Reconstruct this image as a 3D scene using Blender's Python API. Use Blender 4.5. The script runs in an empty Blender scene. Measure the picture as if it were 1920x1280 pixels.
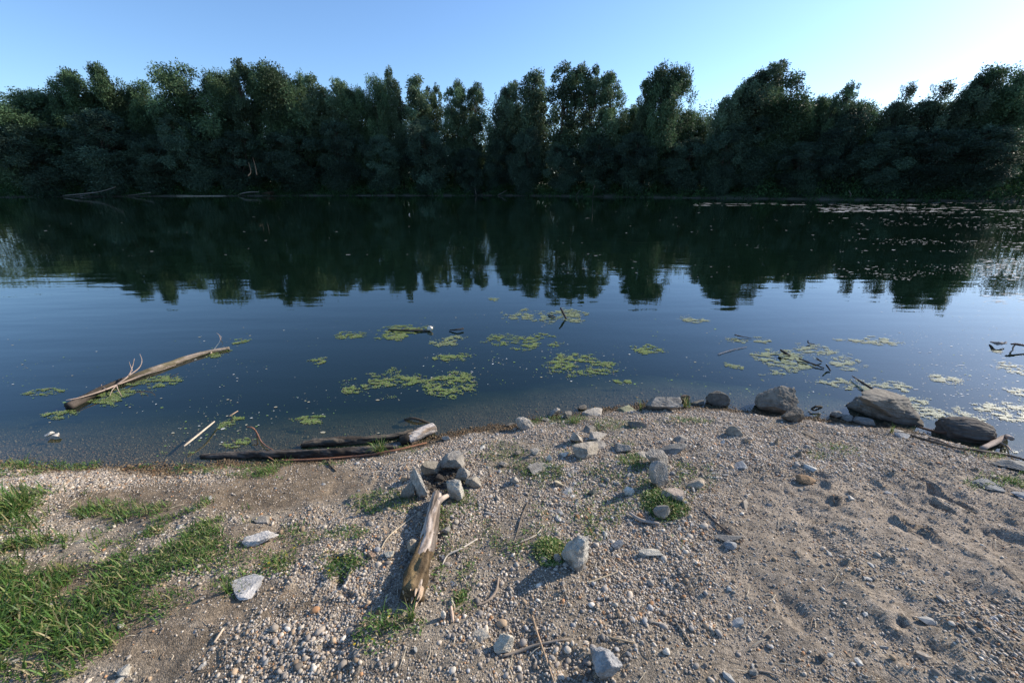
import bpy, math, random
import numpy as np
from mathutils import Vector, Matrix

S = bpy.context.scene
R = math.radians
# ------------------------------------------------------------------ camera, sky, sun, exposure
ZC, PITCH, FPX = 1.95, R(21.52), 746.0
cam_d = bpy.data.cameras.new('camera'); cam = bpy.data.objects.new('camera', cam_d)
S.collection.objects.link(cam); S.camera = cam
cam_d.sensor_width = 36; cam_d.lens = 36 * FPX / 1920
cam_d.clip_start = 0.05; cam_d.clip_end = 3000
cam.location = (0, 0, ZC); cam.rotation_euler = (math.pi / 2 - PITCH, 0, 0)
SUN_AZ, SUN_EL = R(66), R(27)
w = bpy.data.worlds.new('World'); S.world = w; w.use_nodes = True
nt = w.node_tree; bg = nt.nodes['Background']
sky = nt.nodes.new('ShaderNodeTexSky'); sky.sky_type = 'NISHITA'; sky.sun_disc = False
sky.sun_elevation = SUN_EL; sky.sun_rotation = SUN_AZ
sky.air_density = 1.0; sky.dust_density = 0.45; sky.ozone_density = 5.5; sky.altitude = 100
nt.links.new(sky.outputs[0], bg.inputs[0]); bg.inputs[1].default_value = 0.15
sd = bpy.data.lights.new('sun', 'SUN'); sd.energy = 4.6; sd.angle = R(0.55); sd.color = (1, .905, .785)
sun = bpy.data.objects.new('sun', sd); S.collection.objects.link(sun)
sv = Vector((math.sin(SUN_AZ) * math.cos(SUN_EL), math.cos(SUN_AZ) * math.cos(SUN_EL), math.sin(SUN_EL)))
sun.rotation_euler = sv.to_track_quat('Z', 'Y').to_euler()
S.view_settings.view_transform = 'Standard'; S.view_settings.look = 'None'
S.view_settings.exposure = 0.6; S.view_settings.gamma = 1

# ------------------------------------------------------------------ small maths
rng = np.random.default_rng(7)
CP, SP = math.cos(PITCH), math.sin(PITCH)

def _hash(ix, iy, iz, seed):
    h = (ix * 374761393 + iy * 668265263 + iz * 2147483647 * 0 + iz * 1274126177 + seed * 362437) & 0xffffffff
    h = ((h ^ (h >> 13)) * 1274126177) & 0xffffffff
    h = ((h ^ (h >> 16)) * 2246822519) & 0xffffffff
    return ((h ^ (h >> 15)) & 0xffffff) / float(0xffffff)

def vnoise(x, y, z=None, seed=0):
    x = np.asarray(x, float); y = np.asarray(y, float)
    z = np.zeros_like(x) if z is None else np.asarray(z, float)
    ix, iy, iz = np.floor(x).astype(np.int64), np.floor(y).astype(np.int64), np.floor(z).astype(np.int64)
    fx, fy, fz = x - ix, y - iy, z - iz
    fx = fx * fx * (3 - 2 * fx); fy = fy * fy * (3 - 2 * fy); fz = fz * fz * (3 - 2 * fz)
    r = 0
    for a in (0, 1):
        for b in (0, 1):
            for c in (0, 1):
                wt = (fx if a else 1 - fx) * (fy if b else 1 - fy) * (fz if c else 1 - fz)
                r = r + wt * _hash(ix + a, iy + b, iz + c, seed)
    return r * 2 - 1

def fbm(x, y, z=None, seed=0, octv=4):
    r, a, f = 0, .5, 1.0
    for o in range(octv):
        r = r + a * vnoise(np.asarray(x) * f, np.asarray(y) * f, None if z is None else np.asarray(z) * f, seed + o * 17)
        a *= .5; f *= 2.03
    return r

def ray(u, v):
    t = (640 - v) / FPX
    return (u - 960) / FPX, CP + t * SP, -SP + t * CP

def onplane(u, v, z=0.0):
    dx, dy, dz = ray(u, v); s = (z - ZC) / dz
    return dx * s, dy * s, s

def proj(x, y, z):
    dz = np.asarray(z) - ZC
    s = np.asarray(y) * CP - dz * SP; up = np.asarray(y) * SP + dz * CP
    s = np.where(s < .05, .05, s)
    return 960 + FPX * np.asarray(x) / s, 640 - FPX * up / s, s

# ------------------------------------------------------------------ terrain
NEAR_PX = [(0, 868), (100, 873), (330, 882), (450, 868), (560, 866), (700, 852), (800, 828), (880, 812), (960, 806),
           (1010, 786), (1100, 772), (1200, 768), (1300, 760), (1400, 772), (1500, 784), (1560, 793), (1640, 800),
           (1700, 808), (1760, 824), (1850, 850), (1920, 868)]
NX = np.array([onplane(u, v)[0] for u, v in NEAR_PX]); NY = np.array([onplane(u, v)[1] for u, v in NEAR_PX])
NX = np.concatenate([[-30, -8], NX, [8, 30]]); NY = np.concatenate([[1.5, 2.2], NY, [1.0, -6]])
FAR_PX = [(-40, 370.5), (300, 368), (600, 367), (960, 367), (1300, 371.5), (1600, 375), (1960, 379)]
FX = np.array([onplane(u, v)[0] for u, v in FAR_PX]); FY = np.array([onplane(u, v)[1] for u, v in FAR_PX])
FX = np.concatenate([[-500], FX, [400]]); FY = np.concatenate([[45], FY, [20]])

def near_y(x): return np.interp(x, NX, NY)
def far_y(x): return np.interp(x, FX, FY)

PITS = [(590, 1092, .10, .05), (1062, 1238, .06, .05), (640, 1150, .06, .02), (1500, 1150, .10, .025), (1620, 1165, .07, .018),
        (1660, 1195, .07, .018), (1585, 962, .10, .03), (1500, 962, .09, .025), (1700, 945, .09, .03), (1745, 950, .09, .04),
        (1790, 930, .10, .045), (1830, 985, .11, .04), (1880, 1030, .14, .05), (1450, 885, .08, .03), (1540, 893, .06, .03),
        (1760, 1220, .08, .04), (1420, 1100, .12, .015), (1330, 1120, .1, .015), (840, 905, .09, .03), (1250, 1170, .1, .015),
        (420, 930, .12, .02), (150, 1080, .12, .02), (1860, 1120, .15, .03), (1550, 1040, .12, .02)]

def base_h(x, y):
    x = np.asarray(x, float); y = np.asarray(y, float)
    d = near_y(x) - y + 0.05 * fbm(x * 3, y * 3, seed=3) + .02 * fbm(x * 11, y * 11, seed=4)
    e = np.maximum(-d, 0)
    inl = 0.36 * (1 - np.exp(-np.maximum(d, 0) / 1.15)) + np.clip(-1.5 - y, 0, 30) * .05
    und = -(0.055 * e + 0.15 * np.minimum(e, 3) ** 2)
    und = np.maximum(und, -2.6)
    h = np.where(d > 0, inl, und)
    fd = y - far_y(x) + 1.6 * fbm(x * .22, y * .22, seed=9)
    fh = np.where(fd > 0, np.where(fd < 2.0, .12 * fd, .24 + 1.1 * (1 - np.exp(-(np.maximum(fd, 2) - 2.0) / 2.5))), np.maximum(fd * .25, -2.6))
    return np.where(fd > -12, np.maximum(fh, np.where(d > -3, h, -9)), h), d, fd

def H(x, y):
    h, d, fd = base_h(x, y)
    x = np.asarray(x, float); y = np.asarray(y, float)
    land = np.clip(d * 3, 0, 1)
    n = .045 * fbm(x * 1.6, y * 1.6, seed=21, octv=3) + .018 * fbm(x * 6, y * 6, seed=22, octv=3)
    near = np.exp(-np.maximum(np.hypot(x, y) - 6, 0) / 3)
    n = n * near
    sandy = np.clip((x - .9) * 1.2, 0, 1) * land
    n = n + sandy * near * (.010 * vnoise(x * 5 + y * 4, y * 9 - x * 3, seed=31) + .005 * vnoise(x * 11 + y * 9, y * 20 - x * 9, seed=32)) + land * near * .003 * vnoise(x * 30, y * 30, seed=33)
    h = h + n * (.25 + .75 * land)
    return h

def ground_pt(u, v, z0=None):
    z = .2
    for _ in range(25):
        x, y, s = onplane(u, v, z); z = .5 * z + .5 * float(H(x, y))
    return x, y, z, s

_pits = []
for (u, v, r, dep) in PITS:
    x, y, z, s = ground_pt(u, v); _pits.append((x, y, r, dep))
_H0 = H
def H(x, y):
    h = _H0(x, y)
    for (px, py, r, dep) in _pits:
        q = ((np.asarray(x) - px) ** 2 + (np.asarray(y) - py) ** 2) / (r * .6) ** 2
        q = q * (1 + .9 * vnoise(np.asarray(x) * 14, np.asarray(y) * 14, seed=71)) ** 2; h = h - .42 * dep * np.exp(-q) + dep * .22 * np.exp(-(np.sqrt(q) - 1.7) ** 2 * 3)
    return h

# ------------------------------------------------------------------ materials
def mat(name, rough=.8, spec=.3, bump=0.0, bscale=40, vary=.25, vscale=8, col=None, attr=True, trans=0.0, objrand=0.0, stretch=None):
    m = bpy.data.materials.new(name); m.use_nodes = True; n = m.node_tree.nodes; l = m.node_tree.links
    p = n['Principled BSDF']; p.inputs['Roughness'].default_value = rough
    p.inputs['Specular IOR Level'].default_value = spec
    tc = n.new('ShaderNodeTexCoord'); src = tc.outputs['Object']
    if stretch:
        mp = n.new('ShaderNodeMapping'); mp.inputs['Scale'].default_value = stretch; l.new(src, mp.inputs[0]); src = mp.outputs[0]
    if attr:
        a = n.new('ShaderNodeAttribute'); a.attribute_name = 'Col'; c = a.outputs['Color']
    else:
        a = n.new('ShaderNodeRGB'); a.outputs[0].default_value = (*col, 1); c = a.outputs[0]
    if vary:
        nz = n.new('ShaderNodeTexNoise'); nz.inputs['Scale'].default_value = vscale; nz.inputs['Detail'].default_value = 6
        nz.inputs['Roughness'].default_value = .7
        l.new(src, nz.inputs['Vector'])
        mr = n.new('ShaderNodeMapRange'); mr.inputs[1].default_value = .3; mr.inputs[2].default_value = .7
        mr.inputs[3].default_value = 1 - vary; mr.inputs[4].default_value = 1 + vary; l.new(nz.outputs['Fac'], mr.inputs[0])
        mx = n.new('ShaderNodeVectorMath'); mx.operation = 'SCALE'; l.new(c, mx.inputs[0]); l.new(mr.outputs[0], mx.inputs['Scale']); c = mx.outputs[0]
    if objrand:
        oi = n.new('ShaderNodeObjectInfo'); mr2 = n.new('ShaderNodeMapRange'); mr2.inputs[3].default_value = 1 - objrand; mr2.inputs[4].default_value = 1 + objrand
        l.new(oi.outputs['Random'], mr2.inputs[0])
        mx2 = n.new('ShaderNodeVectorMath'); mx2.operation = 'SCALE'; l.new(c, mx2.inputs[0]); l.new(mr2.outputs[0], mx2.inputs['Scale']); c = mx2.outputs[0]
    l.new(c, p.inputs['Base Color'])
    if bump:
        nb = n.new('ShaderNodeTexNoise'); nb.inputs['Scale'].default_value = bscale; nb.inputs['Detail'].default_value = 8
        nb.inputs['Roughness'].default_value = .65; l.new(src, nb.inputs['Vector'])
        b = n.new('ShaderNodeBump'); b.inputs['Strength'].default_value = 1; b.inputs['Distance'].default_value = bump
        l.new(nb.outputs['Fac'], b.inputs['Height']); l.new(b.outputs[0], p.inputs['Normal'])
    if trans:
        t = n.new('ShaderNodeBsdfTranslucent'); l.new(c, t.inputs[0]); ms = n.new('ShaderNodeMixShader'); ms.inputs[0].default_value = trans
        l.new(p.outputs[0], ms.inputs[1]); l.new(t.outputs[0], ms.inputs[2]); l.new(ms.outputs[0], n['Material Output'].inputs[0])
    return m

M_ground = mat('river_soil', .95, .12, bump=.006, bscale=70, vary=.30, vscale=25)
def _ground_extra():
    m = M_ground; n = m.node_tree.nodes; l = m.node_tree.links; p = n['Principled BSDF']
    base = p.inputs['Base Color'].links[0].from_socket
    tc = n.new('ShaderNodeTexCoord')
    vo = n.new('ShaderNodeTexVoronoi'); vo.inputs['Scale'].default_value = 190; l.new(tc.outputs['Object'], vo.inputs['Vector'])
    hs = n.new('ShaderNodeSeparateColor'); l.new(vo.outputs['Color'], hs.inputs[0])
    mr = n.new('ShaderNodeMapRange'); mr.inputs[1].default_value = 0; mr.inputs[2].default_value = 1; mr.inputs[3].default_value = .62; mr.inputs[4].default_value = 1.5
    l.new(hs.outputs[0], mr.inputs[0])
    mx = n.new('ShaderNodeVectorMath'); mx.operation = 'SCALE'; l.new(base, mx.inputs[0]); l.new(mr.outputs[0], mx.inputs['Scale'])
    l.new(mx.outputs[0], p.inputs['Base Color'])
    b1 = p.inputs['Normal'].links[0].from_node
    b2 = n.new('ShaderNodeBump'); b2.inputs['Strength'].default_value = .7; b2.inputs['Distance'].default_value = .004; b2.invert = True
    l.new(vo.outputs['Distance'], b2.inputs['Height']); l.new(b1.outputs[0], b2.inputs['Normal']); l.new(b2.outputs[0], p.inputs['Normal'])
_ground_extra()
M_peb = mat('pebble', .75, .3, bump=.0012, bscale=160, vary=.22, vscale=90)
M_rock = mat('limestone', .9, .25, bump=.010, bscale=22, vary=.38, vscale=11)
M_leaf = mat('willow_leaf', .6, .25, vary=.0, trans=.30, objrand=.22)
M_bark = mat('bark', .9, .2, vary=.3, vscale=3, bump=.02, bscale=10, attr=False, col=(.07, .06, .045))
M_wood = mat('driftwood', .85, .2, bump=.004, bscale=55, vary=.25, vscale=20)
M_grass = mat('grass', .5, .35, vary=.0, trans=.35)
M_duck = mat('duckweed', .5, .35, vary=.0, trans=.1)
M_twig = mat('dry_twig', .8, .2, vary=.2, vscale=60)
M_flecks = mat('water_flecks', .6, .3, vary=.0)
M_plastic = mat('white_plastic', .3, .5, vary=.05, attr=False, col=(.8, .8, .8))

def _rock_extra():
    m = M_rock; n = m.node_tree.nodes; l = m.node_tree.links; p = n['Principled BSDF']; b1 = p.inputs['Normal'].links[0].from_node
    tc = n.new('ShaderNodeTexCoord'); z = n.new('ShaderNodeTexNoise'); z.inputs['Scale'].default_value = 120; z.inputs['Detail'].default_value = 5; l.new(tc.outputs['Object'], z.inputs['Vector'])
    b2 = n.new('ShaderNodeBump'); b2.inputs['Strength'].default_value = 1; b2.inputs['Distance'].default_value = .004
    l.new(z.outputs['Fac'], b2.inputs['Height']); l.new(b1.outputs[0], b2.inputs['Normal']); l.new(b2.outputs[0], p.inputs['Normal'])
_rock_extra()

def water_mat():
    m = bpy.data.materials.new('river_water'); m.use_nodes = True; n = m.node_tree.nodes; l = m.node_tree.links
    n.remove(n['Principled BSDF']); out = n['Material Output']
    tc = n.new('ShaderNodeTexCoord')
    def wave(sx, sy, rot, sc, dist, det=2):
        mp = n.new('ShaderNodeMapping'); mp.inputs['Scale'].default_value = (sx, sy, 1); mp.inputs['Rotation'].default_value = (0, 0, rot)
        l.new(tc.outputs['Object'], mp.inputs[0]); z = n.new('ShaderNodeTexNoise'); z.inputs['Scale'].default_value = sc; z.inputs['Detail'].default_value = det
        l.new(mp.outputs[0], z.inputs['Vector']); s = n.new('ShaderNodeMath'); s.operation = 'MULTIPLY'; s.inputs[1].default_value = dist
        l.new(z.outputs['Fac'], s.inputs[0]); return s.outputs[0]
    a = wave(.35, 1.5, .12, 1.0, .0060)
    b = wave(.8, 3.0, -.1, 1.6, .0014)
    # gusts: ripples stronger in some patches
    g = n.new('ShaderNodeTexNoise'); g.inputs['Scale'].default_value = .09; l.new(tc.outputs['Object'], g.inputs['Vector'])
    gr = n.new('ShaderNodeMapRange'); gr.inputs[1].default_value = .35; gr.inputs[2].default_value = .65; gr.inputs[3].default_value = .35; gr.inputs[4].default_value = 1.3
    l.new(g.outputs['Fac'], gr.inputs[0])
    ad = n.new('ShaderNodeMath'); ad.operation = 'ADD'; l.new(a, ad.inputs[0]); l.new(b, ad.inputs[1])
    ml = n.new('ShaderNodeMath'); ml.operation = 'MULTIPLY'; l.new(ad.outputs[0], ml.inputs[0]); l.new(gr.outputs[0], ml.inputs[1])
    bp = n.new('ShaderNodeBump'); bp.inputs['Strength'].default_value = 1; bp.inputs['Distance'].default_value = 1.0
    l.new(ml.outputs[0], bp.inputs['Height'])
    fr = n.new('ShaderNodeFresnel'); fr.inputs['IOR'].default_value = 1.45; l.new(bp.outputs[0], fr.inputs['Normal'])
    gl = n.new('ShaderNodeBsdfGlossy'); gl.inputs['Roughness'].default_value = .02; l.new(bp.outputs[0], gl.inputs['Normal'])
    gl.inputs[0].default_value = (.97, .98, 1, 1)
    tr = n.new('ShaderNodeBsdfTransparent'); tr.inputs[0].default_value = (.92, .95, .93, 1)
    df = n.new('ShaderNodeBsdfDiffuse'); df.inputs[0].default_value = (.020, .060, .034, 1)
    m1 = n.new('ShaderNodeMixShader'); m1.inputs[0].default_value = .16; l.new(tr.outputs[0], m1.inputs[1]); l.new(df.outputs[0], m1.inputs[2])
    m2 = n.new('ShaderNodeMixShader'); 
    # the mirror is on the air side only: light leaving the water body passes
    ge = n.new('ShaderNodeNewGeometry'); iv = n.new('ShaderNodeMath'); iv.operation = 'SUBTRACT'; iv.inputs[0].default_value = 1; l.new(ge.outputs['Backfacing'], iv.inputs[1])
    fm = n.new('ShaderNodeMath'); fm.operation = 'MULTIPLY'; l.new(fr.outputs[0], fm.inputs[0]); l.new(iv.outputs[0], fm.inputs[1])
    l.new(fm.outputs[0], m2.inputs[0]); l.new(m1.outputs[0], m2.inputs[1]); l.new(gl.outputs[0], m2.inputs[2])
    l.new(m2.outputs[0], out.inputs[0])
    va = n.new('ShaderNodeVolumeAbsorption'); va.inputs[0].default_value = (.38, .50, .36, 1); va.inputs[1].default_value = 4.0
    l.new(va.outputs[0], out.inputs['Volume'])
    return m
M_water = water_mat()

# ------------------------------------------------------------------ object helpers
def tag(o, label=None, cat=None, group=None, kind=None):
    if label: o['label'] = label
    if cat: o['category'] = cat
    if group: o['group'] = group
    if kind: o['kind'] = kind
    return o

def mesh_np(name, V, F, C=None, smooth=True, material=None):
    V = np.ascontiguousarray(V, np.float32); F = np.ascontiguousarray(F, np.int32)
    k = F.shape[1]; me = bpy.data.meshes.new(name)
    me.vertices.add(len(V)); me.vertices.foreach_set('co', V.ravel())
    me.loops.add(F.size); me.loops.foreach_set('vertex_index', F.ravel())
    me.polygons.add(len(F)); me.polygons.foreach_set('loop_start', np.arange(0, F.size, k, dtype=np.int32))
    me.polygons.foreach_set('use_smooth', np.full(len(F), smooth))
    if C is not None:
        C = np.asarray(C, np.float32)
        if C.shape[1] == 3: C = np.concatenate([C, np.ones((len(C), 1), np.float32)], 1)
        a = me.color_attributes.new('Col', 'FLOAT_COLOR', 'POINT'); a.data.foreach_set('color', np.clip(C, 0, 1).ravel())
    me.update(calc_edges=True); me.validate()
    if material: me.materials.append(material)
    return me

def link(name, me, loc=(0, 0, 0), parent=None):
    o = bpy.data.objects.new(name, me); S.collection.objects.link(o); o.location = loc
    if parent: o.parent = parent
    return o

def centred(name, V, F, C, material, smooth=True, parent=None, origin=None):
    V = np.asarray(V, float); c = np.array(origin if origin is not None else [V[:, 0].mean(), V[:, 1].mean(), V[:, 2].min()])
    off = c if parent is None else c - np.array(parent.location)
    return link(name, mesh_np(name, V - c, F, C, smooth, material), tuple(off), parent)

def empty(name, loc):
    o = bpy.data.objects.new(name, None); S.collection.objects.link(o); o.location = loc; o.empty_display_size = .1; return o

def ico(sub):
    t = (1 + 5 ** .5) / 2
    V = [(-1, t, 0), (1, t, 0), (-1, -t, 0), (1, -t, 0), (0, -1, t), (0, 1, t), (0, -1, -t), (0, 1, -t), (t, 0, -1), (t, 0, 1), (-t, 0, -1), (-t, 0, 1)]
    F = [(0, 11, 5), (0, 5, 1), (0, 1, 7), (0, 7, 10), (0, 10, 11), (1, 5, 9), (5, 11, 4), (11, 10, 2), (10, 7, 6), (7, 1, 8), (3, 9, 4), (3, 4, 2), (3, 2, 6), (3, 6, 8), (3, 8, 9), (4, 9, 5), (2, 4, 11), (6, 2, 10), (8, 6, 7), (9, 8, 1)]
    V = [Vector(v).normalized() for v in V]
    for _ in range(sub):
        mid = {}; G = []
        def m(a, b):
            k = (min(a, b), max(a, b))
            if k not in mid: V.append(((V[a] + V[b]) / 2).normalized()); mid[k] = len(V) - 1
            return mid[k]
        for a, b, c in F:
            x, y, z = m(a, b), m(b, c), m(c, a); G += [(a, x, z), (b, y, x), (c, z, y), (x, y, z)]
        F = G
    return np.array([tuple(v) for v in V]), np.array(F)
ICO = {k: ico(k) for k in (0, 1, 4)}

def rotm(n, r):   # n random-ish rotation matrices: yaw full, small tilt
    a = r.uniform(0, 2 * np.pi, n); t = r.normal(0, .35, n); b = r.uniform(0, 2 * np.pi, n)
    ca, sa, ct, st, cb, sb = np.cos(a), np.sin(a), np.cos(t), np.sin(t), np.cos(b), np.sin(b)
    Z = np.zeros(n); O = np.ones(n)
    A = np.array([[ca, -sa, Z], [sa, ca, Z], [Z, Z, O]]).transpose(2, 0, 1)
    B = np.array([[O, Z, Z], [Z, ct, -st], [Z, st, ct]]).transpose(2, 0, 1)
    Cm = np.array([[cb, -sb, Z], [sb, cb, Z], [Z, Z, O]]).transpose(2, 0, 1)
    return A @ B @ Cm

def scatter_shapes(P, SC, COL, lod, r, lump=.16):
    """many lumpy pebbles as arrays"""
    bv, bf = ICO[lod]; n = len(P); k = len(bv)
    Rm = rotm(n, r)
    V = bv[None] * (1 + lump * r.normal(0, 1, (n, k)))[:, :, None] * SC[:, None, :]
    V = np.einsum('nij,nkj->nki', Rm, V) + P[:, None, :]
    F = bf[None] + (np.arange(n) * k)[:, None, None]
    C = np.repeat(COL[:, None, :], k, 1)
    return V.reshape(-1, 3), F.reshape(-1, 3), C.reshape(-1, 3)

def join(parts):
    Vs, Fs, Cs, o = [], [], [], 0
    for V, F, C in parts:
        Vs.append(V); Fs.append(F + o); Cs.append(C); o += len(V)
    return np.concatenate(Vs), np.concatenate(Fs), np.concatenate(Cs)

def ell(u, v, L):      # soft union of pixel-sized ground patches (cu, cv, ru, rv[, weight])
    m = np.zeros_like(np.asarray(u, float))
    for e in L:
        q = ((u - e[0]) / e[2]) ** 2 + ((v - e[1]) / e[3]) ** 2
        m = np.maximum(m, (e[4] if len(e) > 4 else 1) * np.clip(1.6 - q * 1.1, 0, 1))
    return m

# ground zones, as they lie on the bank
MUD = [(230, 945, 120, 32), (330, 925, 120, 26), (560, 905, 150, 38), (470, 930, 120, 34), (420, 1130, 210, 42, .9), (130, 1085, 120, 35), (480, 1020, 130, 40, .8), (250, 1200, 170, 45, .9),
       (360, 1220, 130, 60, .7), (60, 1190, 120, 40)]
SAND = [(1790, 960, 260, 75), (1560, 935, 180, 50, .85), (1880, 1040, 200, 90), (1500, 1000, 170, 60, .7), (1450, 1120, 160, 60, .75), (1480, 1220, 140, 70, .75), (1660, 1160, 100, 60, .8), (1420, 950, 120, 60, .6), (1700, 1250, 110, 40, .6)]
DENSE = [(60, 905, 130, 28), (180, 905, 150, 16), (720, 1090, 160, 90), (1000, 1140, 230, 150), (1200, 1180, 150, 100, .8), (900, 1000, 120, 90), (1350, 830, 170, 60, .9), (1600, 850, 220, 50, .7), (1000, 880, 180, 70, .8), (640, 1200, 260, 90), (1180, 950, 220, 120, .6)]
GRASS = [(110, 1060, 250, 120, .75), (60, 1010, 150, 80, .95), (30, 1150, 130, 110, .9), (60, 980, 130, 42), (190, 1000, 180, 36), (320, 985, 90, 34), (250, 1040, 150, 34), (60, 1050, 110, 60), (30, 1130, 80, 60), (120, 1190, 100, 40), (150, 1090, 120, 35, .6), (60, 1240, 90, 40, .7),
         (430, 960, 60, 22, .6), (30, 1180, 60, 60), (370, 1010, 50, 40, .6)]
WEEDS = [(720, 940, 60, 22, .9), (650, 1000, 40, 14, .8), (640, 1055, 50, 20, .8), (490, 1060, 60, 30, .7), (440, 1050, 50, 40, .5), (880, 925, 40, 30, .8), (830, 1010, 22, 60, .8), (860, 1060, 28, 40, .6), (1000, 1020, 80, 34, .8),
         (1150, 960, 60, 30, .5), (1120, 985, 60, 26, .6), (1010, 885, 60, 16, .8), (1130, 880, 60, 20, .7), (1180, 860, 60, 30, .8), (1240, 935, 55, 45, 1), (1290, 890, 50, 30, .6), (1160, 800, 60, 14, .5),
         (1060, 795, 60, 14, .8), (480, 885, 70, 13, .9), (360, 880, 60, 10, .7), (170, 872, 160, 9, .8), (570, 870, 70, 8, .8), (30, 880, 60, 14, .7), (1560, 845, 60, 14, .35), (1850, 905, 40, 12, .8), (1900, 885, 60, 12, .6),
         (860, 1130, 30, 20, .6), (760, 1175, 40, 22, .7), (850, 1090, 50, 30, .5), (560, 1000, 40, 24, .5), (430, 1100, 40, 22, .6), (1250, 790, 80, 8, .6), (1850, 850, 60, 8, .5), (740, 845, 60, 8, .7), (860, 990, 60, 60, .35), (1080, 900, 160, 80, .2), (940, 860, 60, 25, .3), (1260, 1020, 60, 16, .3)]
ASH = [(840, 905, 46, 26)]

# ------------------------------------------------------------------ ground sheet
def steps(spec):
    out = [spec[0][0]]
    for a, b, st in spec:
        n = max(1, int(round((b - a) / st))); out += list(np.linspace(a, b, n + 1)[1:])
    return np.array(out)
gx = steps([(-500, -100, 40), (-100, -10, 3), (-10, -4.6, .3), (-4.6, 4.6, .0135), (4.6, 10, .3), (10, 100, 3), (100, 500, 40)])
gy = steps([(-120, -20, 20), (-20, -1, 1), (-1, .4, .1), (.4, 3.7, .0125), (3.7, 8, .12), (8, 40, 1.5), (40, 90, .6), (90, 130, 4), (130, 900, 70)])
GX, GY = np.meshgrid(gx, gy); gxx, gyy = GX.ravel(), GY.ravel()
gz = H(gxx, gyy)
_, gd, gfd = base_h(gxx, gyy)
u, v, s = proj(gxx, gyy, gz)
infront = gyy > .3
mud = ell(u, v, MUD) * infront; sand = ell(u, v, SAND) * infront; dense = ell(u, v, DENSE) * infront; ash = ell(u, v, ASH) * infront
nz = fbm(gxx * 2.5, gyy * 2.5, seed=40)[:, None]; nf = fbm(gxx * 22, gyy * 22, seed=41, octv=3)[:, None]
c_gr = np.array([.235, .195, .145]); c_mud = np.array([.17, .13, .088]); c_sand = np.array([.26, .215, .165]); c_wet = np.array([.075, .062, .043])
C = np.tile(c_gr, (len(gz), 1))
C = C * (1 - mud[:, None]) + c_mud * mud[:, None]; C = C * (1 - sand[:, None]) + c_sand * sand[:, None]
C = C * (1 - .9 * ash[:, None]) + np.array([.02, .018, .016]) * .9 * ash[:, None]
C = C * (1 + .35 * nz + .35 * nf)
wet = np.clip(1 - (gz - .004) / .035, 0, 1)[:, None]; C = C * (1 - wet) + c_wet * (1 + .5 * nf) * wet
silt = np.clip((-gz - .06) / .45, 0, 1)[:, None]; C = C * (1 - silt) + np.array([.045, .045, .026]) * (1 + .9 * nz) * silt
far = (gfd > -3)[:, None]; fb = np.clip((gfd - 1.2) / 1.2 + fbm(gxx * .3, gyy * .3, seed=5), 0, 1)[:, None]
fc = np.array([.11, .10, .075]) * (1 - fb) + np.array([.025, .055, .018]) * fb
C = np.where(far, fc * (1 + .3 * nz), C)
ny_, nx_ = GX.shape; idx = np.arange(nx_ * ny_).reshape(ny_, nx_)
F = np.stack([idx[:-1, :-1], idx[:-1, 1:], idx[1:, 1:], idx[1:, :-1]], -1).reshape(-1, 4)
tag(link('ground', mesh_np('ground', np.stack([gxx, gyy, gz], 1), F, C, True, M_ground)), kind='structure')

# water: a closed body with its surface at z = 0
X0, X1, Y0, Y1, ZB = -490, 490, -15, 300, -6
wv = np.array([(X0, Y0, 0), (X1, Y0, 0), (X1, Y1, 0), (X0, Y1, 0), (X0, Y0, ZB), (X1, Y0, ZB), (X1, Y1, ZB), (X0, Y1, ZB)], float)
wf = np.array([(0, 1, 2, 3), (7, 6, 5, 4), (0, 4, 5, 1), (1, 5, 6, 2), (2, 6, 7, 3), (3, 7, 4, 0)])
tag(link('river_water', mesh_np('river_water', wv, wf, None, False, M_water)), kind='structure')

# ------------------------------------------------------------------ gravel
def peb_cols(n, r):
    pal = np.array([(.50, .46, .41), (.40, .375, .35), (.60, .57, .52), (.31, .30, .295), (.42, .33, .24), (.36, .38, .41), (.20, .185, .17), (.46, .27, .15), (.70, .68, .64)])
    k = r.choice(len(pal), n, p=[.2, .2, .10, .14, .13, .07, .09, .035, .035]); return pal[k] * np.array([.98, .89, .77]) * r.uniform(.55, 1.15, (n, 1))

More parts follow.
